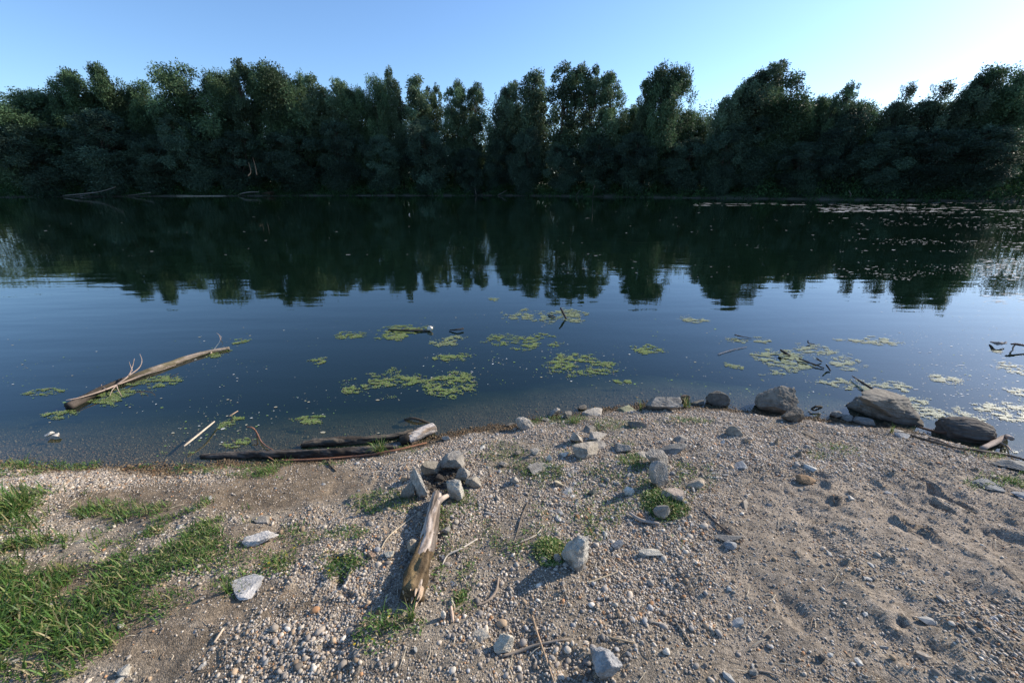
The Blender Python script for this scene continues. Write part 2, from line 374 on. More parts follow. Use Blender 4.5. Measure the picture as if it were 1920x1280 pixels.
def gravel():
    r = np.random.default_rng(11); parts = []
    N = 1250000
    x = r.uniform(-5.0, 5.0, N); y = r.uniform(.45, 3.75, N)
    h0, d, fd = base_h(x, y)
    z = h0 + 0
    u, v, s = proj(x, y, z)
    keep = (u > -260) & (u < 2180) & (v < 1480) & (d > -1.3)
    x, y, d, u, v, s = [a[keep] for a in (x, y, d, u, v, s)]
    dens = .55 + .5 * ell(u, v, DENSE)
    dens *= 1 - .78 * ell(u, v, MUD); dens *= 1 - .42 * ell(u, v, SAND) ; dens *= 1 - .5 * ell(u, v, GRASS)
    dens *= np.clip(.75 + 1.5 * fbm(x * 2.2, y * 2.2, seed=51), .12, 1.25)
    dens = np.where(d < 0, .50 * np.exp(d * 3.0), dens)
    keep = r.uniform(0, 1, len(x)) < dens
    x, y, d, u, v, s, dens = [a[keep] for a in (x, y, d, u, v, s, dens)]
    n = len(x)
    rad = np.exp(r.normal(math.log(.0032), .42, n)) * (1 - .33 * ell(u, v, SAND)) * (1 - .25 * ell(u, v, MUD))
    big = r.uniform(0, 1, n) < .013; rad = np.where(big, rad * r.uniform(1.5, 2.5, n), rad); rad = np.minimum(rad, .016)
    # nearer the water's far end everything is the same size; no change with distance
    sc = np.stack([rad * r.uniform(.95, 1.5, n), rad * r.uniform(.8, 1.1, n), rad * r.uniform(.5, .85, n)], 1)
    z = H(x, y) + sc[:, 2] * r.uniform(.05, .75, n)
    P = np.stack([x, y, z], 1); col = peb_cols(n, r)
    wt = np.clip((.040 + .02 * fbm(x * 3, y * 3, seed=52) - z) / .028, 0, 1)[:, None]; col = col * (1 - wt) + col * np.array([.36, .29, .20]) * wt
    a = ell(u, v, ASH)[:, None]; col = col * (1 - .8 * a)
    hi = (rad * 398 / s > 2.4)
    print('pebbles', n, 'hi', hi.sum())
    parts.append(scatter_shapes(P[hi], sc[hi], col[hi], 1, r, .05)); parts.append(scatter_shapes(P[~hi], sc[~hi], col[~hi], 0, r, .10))
    # broken angular bits among the rounded pebbles
    m = 420; uu = r.normal(1120, 210, m); vv = r.normal(880, 80, m); uu[:90] = r.uniform(0, 1920, 90); vv[:90] = r.uniform(900, 1280, 90)
    Pb = np.array([ground_pt(a_, max(b_, 770))[:3] for a_, b_ in zip(uu, vv)]); kk = Pb[:, 1] < near_y(Pb[:, 0]) - .03; Pb = Pb[kk]; m = len(Pb)
    rb = np.exp(r.normal(math.log(.012), .35, m)); scb = np.stack([rb * r.uniform(.9, 1.6, m), rb * r.uniform(.6, 1.0, m), rb * r.uniform(.35, .8, m)], 1)
    cb = np.array([(.36, .345, .31), (.44, .42, .37), (.28, .27, .25), (.33, .28, .22)])[r.integers(0, 4, m)] * r.uniform(.7, 1.15, (m, 1))
    bv0, bf0 = ICO[0]; Vb, Fb, Cb = scatter_shapes(Pb, scb, cb, 0, r, .22); Vf = Vb[Fb.ravel()]; parts.append((Vf, np.arange(len(Vf)).reshape(-1, 3), np.repeat(Cb[Fb[:, 0]], 3, 0)))
    V, F, C = join(parts)
    tag(link('gravel', mesh_np('gravel', V, F, C, True, M_peb)), 'loose grey and beige river pebbles covering the bank', 'gravel', kind='stuff')
gravel()

# ------------------------------------------------------------------ rocks
def rock_mesh(w, d, h, seed, n=13, rough=.05, strat=0.0, col=(.34, .33, .31), tilt=0.0, top=None):
    r = np.random.default_rng(seed); bv, bf = ICO[4]
    N = r.normal(0, 1, (n, 3)); N[:, 2] *= .8; N /= np.linalg.norm(N, axis=1)[:, None]
    D = r.uniform(.80 if n >= 18 else .50, .95, n)
    if top is not None: N = np.vstack([N, [r.normal(0, .15), r.normal(0, .15), 1]]); D = np.append(D, top)
    dot = bv @ N.T; q = np.where(dot > .05, D[None] / np.maximum(dot, .05), 9); rad = np.minimum(q.min(1), 1.6)
    srt = np.sort(q, axis=1); edge = np.clip((srt[:, 1] - srt[:, 0]) / .06, 0, 1)
    rad = rad * (.985 + .015 * edge)
    V = bv * rad[:, None]
    s2 = seed % 97
    V = V * (1 + rough * 1.6 * fbm(V[:, 0] * 2.2, V[:, 1] * 2.2, V[:, 2] * 2.2, seed=s2, octv=5) + (rough + .02) * .8 * fbm(V[:, 0] * 8, V[:, 1] * 8, V[:, 2] * 8, seed=s2 + 1, octv=4) - .05 * np.clip(.10 - np.abs(fbm(V[:, 0] * 2 + V[:, 2], V[:, 1] * 2, V[:, 2] * 5, seed=s2 + 2, octv=3)), 0, 1) * 8 * (rough > .03))[:, None]
    if strat:
        k = V[:, 2] * 6 + V[:, 0] * 1.5; V[:, :2] *= (1 + strat * (vnoise(k * 1.6, k * 0 + 3, seed=s2)))[:, None]
    ext = V.max(0) - V.min(0); V = (V - (V.max(0) + V.min(0)) / 2) / ext * np.array([w, d, h])
    if tilt:
        c, s_ = math.cos(tilt), math.sin(tilt); V = V @ np.array([[c, 0, s_], [0, 1, 0], [-s_, 0, c]])
    C = np.array([.90, .83, .73]) * np.array(col)[None] * (1 + .45 * fbm(bv[:, 0] * 2.5, bv[:, 1] * 2.5, bv[:, 2] * 2.5, seed=s2 + 5))[:, None]
    C = C * (1 - .22 * (fbm(bv[:, 0] * 9, bv[:, 1] * 9, bv[:, 2] * 9, seed=s2 + 8, octv=3) > .18))[:, None]
    return V, bf, C

GREY, PALE, DARK, BLUE, BROWN, WHITE = (.33, .32, .30), (.46, .44, .40), (.20, .195, .18), (.33, .36, .40), (.27, .19, .12), (.66, .65, .62)
def rock(u, v, w, h, label, seed, col=GREY, dep=.75, yaw=0, tilt=0, n=13, top=None, strat=0.0, rough=.05, bury=.28, lift=0, group='stones lying on the gravel bank', name='rock', cat='stone', hs=1.0, slab=False):
    x, y, z, s = ground_pt(u, v)
    m = s / FPX; W = w * m; D = W * dep; a = math.atan2(ZC - z, y)
    Hh = max((h * m - D * .55 * math.sin(a)) / math.cos(a), .13 * W) * hs
    V, F, C = rock_mesh(W, D, Hh * (1 + bury), seed, n, rough, strat, col, tilt, top)
    if slab:      # overhanging upper block on a lower one, one stone
        V[:, 2] *= .74; V[:, 0] = V[:, 0] * .80 + .11 * W
        V2, F2, C2 = rock_mesh(W * .86, D * .95, Hh * .62, seed + 57, 11, rough, strat, col, -.12, .6)
        V2[:, 0] -= .05 * W; V2[:, 2] += V[:, 2].max() - V2[:, 2].max() + Hh * .30; V2[:, 1] += D * .10
        V, F, C = join([(V, F, C), (V2, F2, C2)])
    c, s_ = math.cos(yaw), math.sin(yaw); V = V @ np.array([[c, s_, 0], [-s_, c, 0], [0, 0, 1]])
    yy = y + D * .42; z2 = float(H(x * yy / y, yy))
    z0 = min(z, z2)
    V[:, 2] += -V[:, 2].min() - Hh * bury
    dirt = np.clip(1 - V[:, 2] / (.22 * Hh + .004) + .9 * vnoise(V[:, 0] * 60, V[:, 1] * 60, V[:, 2] * 60, seed=seed), 0, .85)[:, None]; C = C * (1 - dirt) + np.array([.17, .13, .09]) * dirt
    if name == 'boulder': C = C * .74  # boulders coloured darker to stand in for their shaded near side
    wetc = np.clip(1 - (V[:, 2] + z0 + lift - .0) / .03, 0, 1)[:, None]; C = C * (1 - .55 * wetc)
    o = link(name, mesh_np(name, V, F, C, False, M_rock), (x * yy / y, yy, z0 + lift))
    return tag(o, label, cat, group)

WE = "boulders at the water's edge"; RG = 'stones of the small fire ring'
ROCKS = [
 (1640, 797, 138, 76, "largest angular grey boulder at the water's edge with broken overhanging top", 101, dict(n=15, rough=.06, strat=.04, dep=.6, col=(.27, .26, .24), top=.62, group=WE, name='boulder', cat='boulder', hs=1.0, slab=True)),
 (1446, 778, 70, 56, "rounded upright grey boulder standing in shallow water left of the largest boulder", 102, dict(n=22, rough=.035, dep=.8, group=WE, col=(.31, .29, .26), name='boulder', cat='boulder', hs=1.1)),
 (1476, 792, 46, 33, "smaller smooth brown grey boulder leaning on the front of the rounded upright boulder", 103, dict(col=(.24, .22, .19), group=WE, name='boulder', cat='boulder')),
 (1341, 763, 42, 31, "pointed dark grey rock standing alone at the tip of the gravel spit", 104, dict(group=WE, n=9, col=(.24, .23, .21), name='boulder', cat='boulder')),
 (1241, 771, 64, 37, "pale grey wedge shaped boulder at the waterline above the grassy stones", 105, dict(group=WE, n=11, col=(.36, .36, .35), name='boulder', cat='boulder')),
 (1284, 754, 18, 15, "small upright brown stone beside grass right of the wedge shaped boulder", 106, dict(col=BROWN)),
 (1306, 760, 26, 11, "low dark stone between the wedge shaped boulder and the pointed rock", 107, dict(col=DARK)),
 (1567, 785, 20, 16, "small rounded stone at the left foot of the largest boulder", 108, dict(n=20)),
 (1588, 791, 26, 13, "low smooth stone just right of the stone at the largest boulder's left foot", 109, dict(n=20)),
 (1614, 797, 38, 19, "grey rounded stone against the front middle of the largest boulder", 110, dict(n=18, col=(.3, .29, .28))),
 (1598, 772, 30, 18, "stone wedged under the overhang of the largest boulder", 111, dict(col=DARK)),
 (1692, 822, 28, 11, "flat blue grey stone on the wrack line right below the largest boulder", 112, dict(col=BLUE)),
 (1676, 810, 24, 10, "pale flat stone beside a grass blade at right foot of the largest boulder", 113, dict(col=PALE)),
 (984, 806, 36, 26, "pale square stone at the left end of the stony waterline", 114, dict(col=PALE, n=9)),
 (957, 800, 18, 8, "small dark wet stone just left of the pale square stone", 115, dict(col=DARK)),
 (1038, 783, 25, 17, "blocky grey stone at the waterline between two flat stones", 116, dict(n=7)),
 (1063, 786, 20, 17, "small dark rotten stone right beside the blocky waterline stone", 117, dict(col=DARK)),
 (1025, 790, 20, 8, "low thin stone in front of the blocky waterline stone", 118, dict(col=GREY)),
 (1111, 780, 42, 15, "low pale slab with sloping top in the waterline grass", 119, dict(col=PALE, top=.45, dep=.7)),
 (1092, 770, 18, 10, "dark little stone behind the low pale slab", 120, dict(col=DARK)),
 (1176, 773, 42, 13, "flat mossy stone lying in shallow water left of the wedge shaped boulder", 121, dict(col=(.26, .28, .2))),
 (1194, 804, 34, 20, "dark grey stone in a grass tuft below the mossy flat stone", 122, dict(col=DARK)),
 (1107, 812, 27, 14, "flat topped dark block above the pair of pale round stones", 123, dict(col=(.28, .27, .25), n=7, top=.5)),
 (1080, 831, 26, 23, "pale upright stone left of the pair of pale flat stones", 124, dict(col=PALE)),
 (1120, 829, 38, 18, "upper of two pale rounded slabs lying close together", 125, dict(col=PALE, top=.6)),
 (1117, 842, 42, 14, "lower of two pale rounded slabs, just above the big flat topped block", 126, dict(col=GREY, top=.5)),
 (1097, 861, 54, 30, "big flat topped grey block with dark front face among the bank stones", 127, dict(n=8, top=.55, hs=1.1, col=(.37, .35, .31))),
 (1166, 848, 30, 17, "grey rounded stone midway between the flat topped block and the long slab", 128, dict()),
 (1202, 857, 26, 10, "low pale stone left of the humped stone", 129, dict(col=PALE)),
 (1228, 874, 40, 32, "humped grey stone with dark right side above the tall pointed rock", 130, dict(n=10, tilt=.3)),
 (1258, 853, 60, 16, "long thin dark slab sloping down to the right", 131, dict(dep=.45, tilt=.12, col=(.26, .26, .25), top=.5)),
 (1275, 830, 30, 15, "small angular stone above the long thin slab", 132, dict()),
 (1373, 819, 30, 21, "lone squarish stone on the open gravel below the rounded boulder", 133, dict(n=8, col=(.34, .32, .28))),
 (1387, 881, 32, 17, "lone blue grey stone on gravel right of the tall pointed rock", 134, dict(col=BLUE)),
 (1507, 909, 34, 17, "brown dome shaped stone at the top edge of the sand", 135, dict(col=BROWN, n=26, rough=.02)),
 (1029, 866, 12, 16, "small upright pale stone left of the big flat topped block", 136, dict(col=WHITE)),
 (1003, 853, 18, 12, "small pale angular stone left of the upright pale stone", 137, dict(col=PALE)),
 (1057, 858, 18, 12, "white stone between the upright stone and the flat topped block", 138, dict(col=WHITE)),
 (971, 855, 15, 11, "small dark stone alone on gravel right of the fire ring", 139, dict(col=DARK)),
 (945, 877, 19, 12, "little round stone on gravel just right of the fire ring grass", 140, dict(col=GREY)),
 (1012, 890, 48, 14, "half buried wide stone with grass along its front", 141, dict(top=.5)),
 (964, 906, 18, 15, "pale stone at the left end of the half buried wide stone's grass", 142, dict(col=PALE)),
 (1048, 912, 18, 13, "small yellowish stone below the half buried wide stone", 143, dict(col=(.5, .46, .36))),
 (1110, 930, 17, 18, "small dark three sided stone alone in the middle of the bank", 144, dict(n=5, col=(.28, .3, .28))),
 (1179, 929, 22, 17, "white grey cube like stone left of the pointed rock's weeds", 145, dict(col=WHITE, n=7)),
 (1230, 915, 44, 42, "tall pointed grey rock rising from the weed clump", 146, dict(n=7, dep=.5, hs=1.25, col=(.34, .34, .34))),
 (1299, 917, 42, 22, "pale stone with tan face right of the tall pointed rock", 147, dict(col=(.48, .42, .34), n=9)),
 (1259, 946, 44, 26, "flat pinkish grey block in front of the tall pointed rock", 148, dict(col=(.43, .38, .34), n=7, top=.5)),
 (1237, 975, 32, 34, "oval grey stone at the bottom of the weed clump", 149, dict(n=28, rough=.02, dep=.9)),
 (1282, 948, 13, 10, "tiny pale stone beside the flat pinkish block", 150, dict(col=WHITE)),
 (1081, 1072, 54, 62, "layered pale limestone block beside a yellow green moss clump", 151, dict(n=8, strat=.07, col=(.50, .50, .48), dep=.75, tilt=-.25, top=.7)),
 (1045, 1055, 15, 16, "rounded grey pebble at the left foot of the layered limestone block", 152, dict(n=24)),
 (1157, 1031, 26, 18, "small grey stone right above the layered limestone block", 153, dict(col=BLUE)),
 (1217, 1044, 46, 14, "flat pale sliver of stone right of the layered limestone block", 154, dict(col=(.56, .55, .5), dep=.4, top=.5)),
 (1365, 1016, 54, 12, "thin grey shard pointing down right at the edge of the sand", 155, dict(dep=.3, tilt=.18, top=.5)),
 (1367, 1030, 24, 15, "blue grey cobble below the thin grey shard", 156, dict(col=BLUE, n=22)),
 (1132, 1278, 56, 46, "blue grey faceted stone at the very bottom of the picture", 257, dict(col=(.36, .38, .41), n=14)),
 (945, 1226, 40, 30, "pale striped stone near the bottom beside a curved twig", 158, dict(col=(.56, .53, .46), strat=.05, n=8)),
 (902, 1203, 34, 17, "cream coloured angular stone just left of the pale striped stone", 159, dict(col=(.6, .56, .48))),
 (467, 1122, 66, 25, "flat light grey slab lying in bare soil at lower left", 160, dict(top=.4, dep=.8, col=(.47, .48, .50))),
 (492, 981, 38, 8, "thin flat grey stone half sunk in soil above the pale rubble", 161, dict(top=.4, dep=.5)),
 (494, 1022, 60, 22, "chalky white lump crumbling on brown soil left of the driftwood log", 162, dict(col=(.62, .62, .62), dep=.5, yaw=.5, rough=.12, top=.4)),
 (776, 1036, 28, 26, "grey stone in the shadow of the driftwood log", 163, dict(col=(.42, .38, .32))),
 (731, 1046, 19, 12, "pale triangular stone at the edge of the log's shadow", 164, dict(col=(.6, .58, .5), n=6)),
 (837, 1001, 17, 13, "dark topped cube like stone right of the driftwood log", 165, dict(n=6)),
 (698, 1046, 18, 10, "reddish flat stone left of the pale triangular stone", 166, dict(col=(.42, .30, .22))),
 (849, 884, 52, 32, "broad flat capstone at the back of the fire ring", 167, dict(n=9, top=.5, lift=.035, group=RG, hs=.9)),
 (809, 898, 36, 36, "dark leaning stone at the back left of the fire ring", 168, dict(n=9, col=(.27, .26, .23), group=RG)),
 (788, 936, 32, 46, "tall pale slab standing at the front left of the fire ring", 169, dict(n=8, dep=.45, hs=1.15, col=(.44, .44, .43), group=RG)),
 (767, 935, 26, 34, "dark slab leaning outward at the far left of the fire ring", 170, dict(n=8, dep=.6, tilt=-.35, col=(.3, .3, .28), group=RG)),
 (868, 905, 30, 28, "grey stone with vertical grooves on the right of the fire ring", 171, dict(n=12, group=RG)),
 (888, 915, 32, 24, "rounded outer stone on the right of the fire ring", 172, dict(n=14, group=RG, col=(.36, .34, .3))),
 (856, 941, 36, 38, "pale three cornered stone at the front right of the fire ring", 173, dict(n=6, dep=.6, col=(.48, .48, .45), group=RG)),
 (825, 903, 20, 14, "blackened stone inside the fire ring", 174, dict(col=(.07, .065, .06), group=RG)),
 (845, 908, 14, 12, "small brown stone inside the fire ring", 175, dict(col=(.14, .11, .09), group=RG)),
 (757, 903, 14, 12, "small tan cobble just left of the fire ring", 176, dict(col=(.45, .36, .26), n=20)),
 (100, 830, 14, 9, "left of two white stones poking out of the shallows at far left", 177, dict(col=WHITE, lift=.06)),
 (113, 830, 14, 6, "right of two white stones poking out of the shallows at far left", 178, dict(col=WHITE, lift=.06)),
 (838, 826, 18, 12, "pale stone on the mud at the right end of the pale log piece", 179, dict(col=PALE)),
 (1902, 889, 64, 28, "dark grey rock on the right bank above a green tuft", 180, dict(col=(.27, .28, .28))),
 (1846, 921, 46, 17, "low jagged dark stone at the right end of the sand", 181, dict(col=(.25, .27, .29), n=9)),
 (1911, 936, 26, 12, "grey stone at the right picture edge below the green tuft", 182, dict(col=BLUE)),
 (1593, 937, 14, 8, "lone white chip of stone on the sand", 183, dict(col=WHITE)),
 (1537, 1240, 14, 10, "small dark round cobble near the bottom of the sandy part", 184, dict(col=(.1, .1, .1), n=24)),
 (832, 1160, 10, 14, "slim white pebble below right of the log's broken end", 185, dict(col=WHITE, n=24)),
 (1248, 1228, 15, 16, "flat white oval pebble near the bottom centre right", 186, dict(col=WHITE, n=30, rough=.01, hs=.5)),
 (1410, 1270, 18, 12, "mid grey cobble at the bottom edge of the sand", 187, dict(col=GREY, n=24)),
 (150, 1020, 20, 8, "flat pale stone in the left grass", 188, dict(col=PALE)),
 (90, 1110, 22, 10, "pale cobble on bare soil between the left grass patches", 189, dict(col=PALE, n=22)),
 (28, 1248, 24, 9, "flat white stone in the bottom left corner", 190, dict(col=WHITE, n=22)),
 (230, 1180, 12, 10, "round white pebble right of the lower left grass", 191, dict(col=WHITE, n=26)),
 (240, 1270, 22, 16, "pale oblong cobble at the bottom left edge", 192, dict(col=(.55, .53, .48), n=20)),
]
for (u_, v_, w_, h_, lab, sd_, kw) in ROCKS: rock(u_, v_, w_, h_, lab, sd_, **kw)

# ------------------------------------------------------------------ wood
def catmull(P, n):
    P = np.asarray(P, float); P = np.vstack([2 * P[0] - P[1], P, 2 * P[-1] - P[-2]]); out = []
    segs = len(P) - 3; per = max(2, n // segs)
    for i in range(segs):
        t = np.linspace(0, 1, per, endpoint=(i == segs - 1))[:, None]
        a, b, c, d = P[i:i + 4]
        out.append(.5 * ((2 * b) + (-a + c) * t + (2 * a - 5 * b + 4 * c - d) * t ** 2 + (-a + 3 * b - 3 * c + d) * t ** 3))
    return np.vstack(out)

def tube(pts, rad, col, seg=8, n=None, seed=0, lump=.0, streak=.25, cap='flat', endcol=None, col2=None):
    n = n or max(6, len(pts) * 4); P = catmull(pts, n) if len(pts) > 1 else np.array(pts); n = len(P)
    rad = np.interp(np.linspace(0, 1, n), np.linspace(0, 1, len(rad)), rad)
    T = np.gradient(P, axis=0); T /= np.linalg.norm(T, axis=1)[:, None] + 1e-9
    up = np.tile([0, 0, 1.], (n, 1)); up[np.abs(T[:, 2]) > .9] = [1, 0, 0]
    A = np.cross(T, up); A /= np.linalg.norm(A, axis=1)[:, None]; B = np.cross(T, A)
    th = np.linspace(0, 2 * np.pi, seg, endpoint=False); L = np.concatenate([[0], np.cumsum(np.linalg.norm(np.diff(P, axis=0), axis=1))])
    TH, LL = np.meshgrid(th, L); cx, sx = np.cos(TH), np.sin(TH); r0 = float(rad.max())
    dn = 1 + lump * fbm(cx * 1.3 + 5, sx * 1.3 + 3, LL / (r0 * 2.5), seed=seed) + lump * .5 * fbm(cx * 4, sx * 4, LL / (r0 * 4), seed=seed + 3)
    V = P[:, None] + (A[:, None] * cx[..., None] + B[:, None] * sx[..., None]) * (rad[:, None] * dn)[..., None]
    st = 1 + streak * 1.6 * fbm(cx * 6, sx * 6, LL / (r0 * 6), seed=seed + 7)
    C = np.array(col)[None, None] * st[..., None]
    if col2 is not None:
        f = np.clip(fbm(cx * 1.5, sx * 1.5, LL / (r0 * 3), seed=seed + 9) * 5 + .1, 0, 1)[..., None]; C = C * (1 - f) + np.array(col2) * st[..., None] * f
    V = V.reshape(-1, 3); C = C.reshape(-1, 3)
    i = np.arange(n - 1)[:, None] * seg; j = np.arange(seg)[None]; k = (j + 1) % seg
    F = np.stack([i + j, i + k, i + seg + k, i + seg + j], -1).reshape(-1, 4); F = np.concatenate([F[:, [0, 1, 2]], F[:, [0, 2, 3]]])
    e = len(V); V = np.vstack([V, P[0] - T[0] * rad[0] * .25, P[-1] + T[-1] * rad[-1] * .25]); ec = endcol if endcol is not None else np.array(col) * .8
    C = np.vstack([C, ec, ec]); j = np.arange(seg); k = (j + 1) % seg
    F = np.concatenate([F, np.stack([np.full(seg, e), k, j], 1), np.stack([np.full(seg, e + 1), (n - 1) * seg + j, (n - 1) * seg + k], 1)])
    return V, F, C

def G(u, v, up=0.0):      # a point on the ground seen there, raised by up
    x, y, z, s = ground_pt(u, v); return np.array([x, y, z + up])
def W(u, v, up=0.0):      # a point on the water
    x, y, s = onplane(u, v, up); return np.array([x, y, up])

def at_depth(u, v, y):    # a point standing above the place at distance y
    dx, dy, dz = ray(u, v); k = y / dy; return np.array([dx * k, y, ZC + dz * k])

# main driftwood log on the gravel, upper end resting on the fire ring
a = G(776, 1128, .042); b = G(808, 965, .06); b[2] += .0
top = at_depth(820, 926, G(822, 945)[1] + .02)
root = empty('driftwood_log', tuple(G(790, 1060)))
tag(root, 'sun bleached driftwood log lying on gravel with its upper end in the fire ring', 'log')
mid1 = a * .6 + top * .4 + [.012, 0, .004]; mid2 = a * .3 + top * .7 + [.006, 0, .006]
bare0 = a * .72 + top * .28
V, F, C = tube([a, bare0, mid1, mid2, top], [.036, .042, .042, .036, .03], (.40, .33, .27), 44, 110, seed=3, lump=.26, streak=.6, col2=(.25, .19, .14))
sl = vnoise(np.arctan2(V[:, 0] - V[:, 0].mean(), V[:, 2]) * 9, V[:, 1] * 5, V[:, 0] * 60, seed=77); C = C * np.where(sl > .52, .35, 1)[:, None]
centred('bare_wood', V, F, C, M_wood, True, root)
M_barkmoss = mat('mossy_bark', .95, .1, bump=.012, bscale=45, vary=.45, vscale=30)
V, F, C = tube([a, a * .85 + top * .15, bare0, mid1 * .7 + mid2 * .3], [.047, .052, .044, .030], (.12, .085, .05), 44, 130, seed=5, lump=.75, streak=.7, col2=(.17, .12, .06))
V[:28] = V[:28]
centred('bark', V, F, C, M_barkmoss, True, root)
# broken pale end, splintered
r = np.random.default_rng(5); parts = []
dirv = (a - mid1) / np.linalg.norm(a - mid1); side = np.cross(dirv, [0, 0, 1]); upv = np.cross(side, dirv)
for k in range(26):
    th, rr = r.uniform(0, 6.28), .042 * math.sqrt(r.uniform(0, 1)); o = a - dirv * .02 + side * rr * math.cos(th) + upv * rr * math.sin(th)
    ln = r.uniform(.01, .035) + (.035 if math.cos(th) < -.1 and r.uniform() < .6 else 0)
    parts.append(tube([o, o + dirv * ln * .6, o + dirv * ln + side * r.normal(0, .002)], [.007, .006, .001], (.50, .36, .24), 5, 6, seed=k, lump=.2))
V, F, C = join(parts); centred('splintered_end', V, F, C, M_wood, False, root)
p0 = mid2 + (top - mid2) * .55; V, F, C = tube([p0, p0 + [.035, .03, .012], G(843, 940, .05)], [.022, .016, .011], (.45, .36, .28), 12, 16, seed=8, lump=.15); centred('branch_stub', V, F, C, M_wood, True, root)

def stick(name, pts, rad, col, label, cat='stick', group=None, seg=8, lump=.15, twigs=(), col2=None, mat_=None, seed=1, streak=.3, endcol=None, n=None, grad=None):
    if name == 'floating_stick': rad = [q * .62 for q in rad]; lump = .4; n = 24
    V, F, C = tube(pts, rad, col, seg, n, seed, lump, streak, endcol=endcol, col2=col2)
    if grad is not None:
        t = np.clip((np.arange(len(V) - 2) // seg) / ((len(V) - 2) / seg), 0, 1); t = np.append(t, [0, 1]); t = np.clip((t + .18 * fbm(V[:, 0] * 6, V[:, 2] * 40, seed=3) - .3) * 4, 0, 1); C = C * (grad[0] * (1 - t) + grad[1] * t)[:, None]
    if not twigs:
        return tag(centred(name, V, F, C, mat_ or M_wood, True), label, cat, group)
    root = empty(name, tuple(np.mean(pts, axis=0))); tag(root, label, cat, group)
    centred('trunk', V, F, C, mat_ or M_wood, True, root)
    for k, (tp, tr) in enumerate(twigs):
        tr = [q * .7 for q in tr]
        V, F, C = tube(tp, tr, (.36, .27, .21), 6, None, seed + k, .1); centred('branch', V, F, C, M_twig, True, root)
    return root

def shoot(base, tips, r0, y0):      # branch points standing up from the water: pixel positions at a common distance
    return [base] + [at_depth(u, v, y0 + dy) for (u, v, dy) in tips], [r0, r0 * .7, r0 * .35]

# long floating log at left
L0, L1, L2, L3, L4 = W(128, 762, .02), W(205, 725, .015), W(290, 692, .02), W(370, 665, .02), W(430, 652, .02)
yb, yt = L1[1] + .25, L3[1] + .45
tw = []
B0 = W(218, 722, .04)
tw.append(([B0, at_depth(240, 705, B0[1] + .1), at_depth(248, 688, B0[1] + .2), at_depth(252, 672, B0[1] + .25)], [.012, .010, .006, .003]))
tw.append(([at_depth(240, 705, B0[1] + .1), at_depth(260, 690, B0[1] + .2), at_depth(266, 676, B0[1] + .25), at_depth(262, 663, B0[1] + .3)], [.010, .008, .005, .002]))
tw.append(([at_depth(248, 695, B0[1] + .15), at_depth(244, 684, B0[1] + .2), at_depth(242, 678, B0[1] + .2)], [.006, .004, .002]))
tw.append(([B0, W(190, 733, .05), W(150, 745, .06), W(123, 750, .08)], [.014, .010, .007, .003]))
tw.append(([B0, at_depth(210, 732, B0[1] - .1), W(206, 742, .01)], [.008, .005, .003]))
tw.append(([B0, at_depth(222, 732, B0[1] - .08), W(228, 742, .01)], [.008, .005, .003]))
tw.append(([W(200, 730, .05), at_depth(190, 722, B0[1]), at_depth(196, 716, B0[1])], [.006, .004, .002]))
tw.append(([W(395, 662, .03), at_depth(405, 650, yt), at_depth(413, 637, yt + .1), at_depth(410, 626, yt + .15)], [.011, .009, .006, .002]))
tw.append(([at_depth(411, 640, yt + .08), at_depth(415, 632, yt + .1), at_depth(406, 624, yt + .1)], [.006, .004, .002]))
tw.append(([B0, W(260, 706, .04), W(300, 694, .06), W(330, 684, .05)], [.010, .009, .006, .003]))
stick('floating_log', [L0, L1, L2, L3, L4], [.040, .036, .032, .027, .018], (.25, .20, .16), 'long waterlogged log with bare upright twigs floating at left', 'log', twigs=tw, seg=20, n=90, lump=.22, col2=(.12, .10, .06), grad=(.28, 1.15), seed=12, endcol=(.04, .03, .02))

# logs along the muddy waterline
stick('dark_log', [G(378, 858, .01), G(470, 856, .02), G(560, 855, .025), G(640, 853, .025), G(700, 848, .025), G(745, 842, .02)], [.018, .030, .026, .036, .027, .018], (.045, .036, .028), 'long dark wet log lying along the muddy waterline', 'log', 'logs washed up at the waterline', 22, .55, seed=21, n=130, col2=(.11, .095, .08))
stick('dark_log', [G(568, 838, .02), G(620, 834, .03), G(680, 831, .035), G(745, 822, .035), G(775, 815, .03)], [.03, .034, .03, .022, .018], (.05, .04, .03), 'shorter dark rotten log just behind the long wet one', 'log', 'logs washed up at the waterline', 22, .7, seed=22, n=110, col2=(.12, .10, .075))
stick('log_piece', [G(768, 828, .03), G(790, 822, .05), G(815, 812, .06)], [.05, .046, .04], (.56, .49, .42), 'short thick pale log piece at the right end of the dark logs', 'log', 'logs washed up at the waterline', 28, .5, seed=23, n=50, col2=(.3, .22, .15))
stick('log_piece', [G(752, 832, .03), G(766, 828, .04), G(776, 818, .03)], [.034, .04, .028], (.05, .04, .03), 'dark rotten chunk joined to the left of the pale log piece', 'log', 'logs washed up at the waterline', 16, .3, seed=24, n=20)
stick('thin_branch', [G(520, 866, .012), G(600, 863, .012), G(680, 857, .015), G(740, 848, .02), G(800, 832, .012)], [.008, .009, .010, .009, .006], (.24, .12, .07), 'long thin reddish branch in front of the dark waterline log', 'branch', None, 8, .1, seed=25)
bp = G(480, 838); stick('bent_twig', [W(462, 800, .09), W(474, 802, .08), at_depth(482, 812, bp[1] + .15), at_depth(492, 830, bp[1]), G(520, 852, .02)], [.004, .006, .006, .005, .004], (.22, .11, .07), 'bent reddish twig arching out of the shallows', 'twig', seg=6)
stick('bent_twig', [G(478, 853, .02), G(500, 860, .03), G(518, 867, .01)], [.005, .005, .004], (.32, .16, .09), 'short reddish twig crossing the front of the long dark log', 'twig', seg=6)
stick('dark_twig', [G(614, 866, .01), G(620, 875, .008), G(630, 884, .006)], [.007, .006, .004], (.07, .055, .04), 'short dark twig pointing down from the waterline onto the mud', 'twig', seg=6)
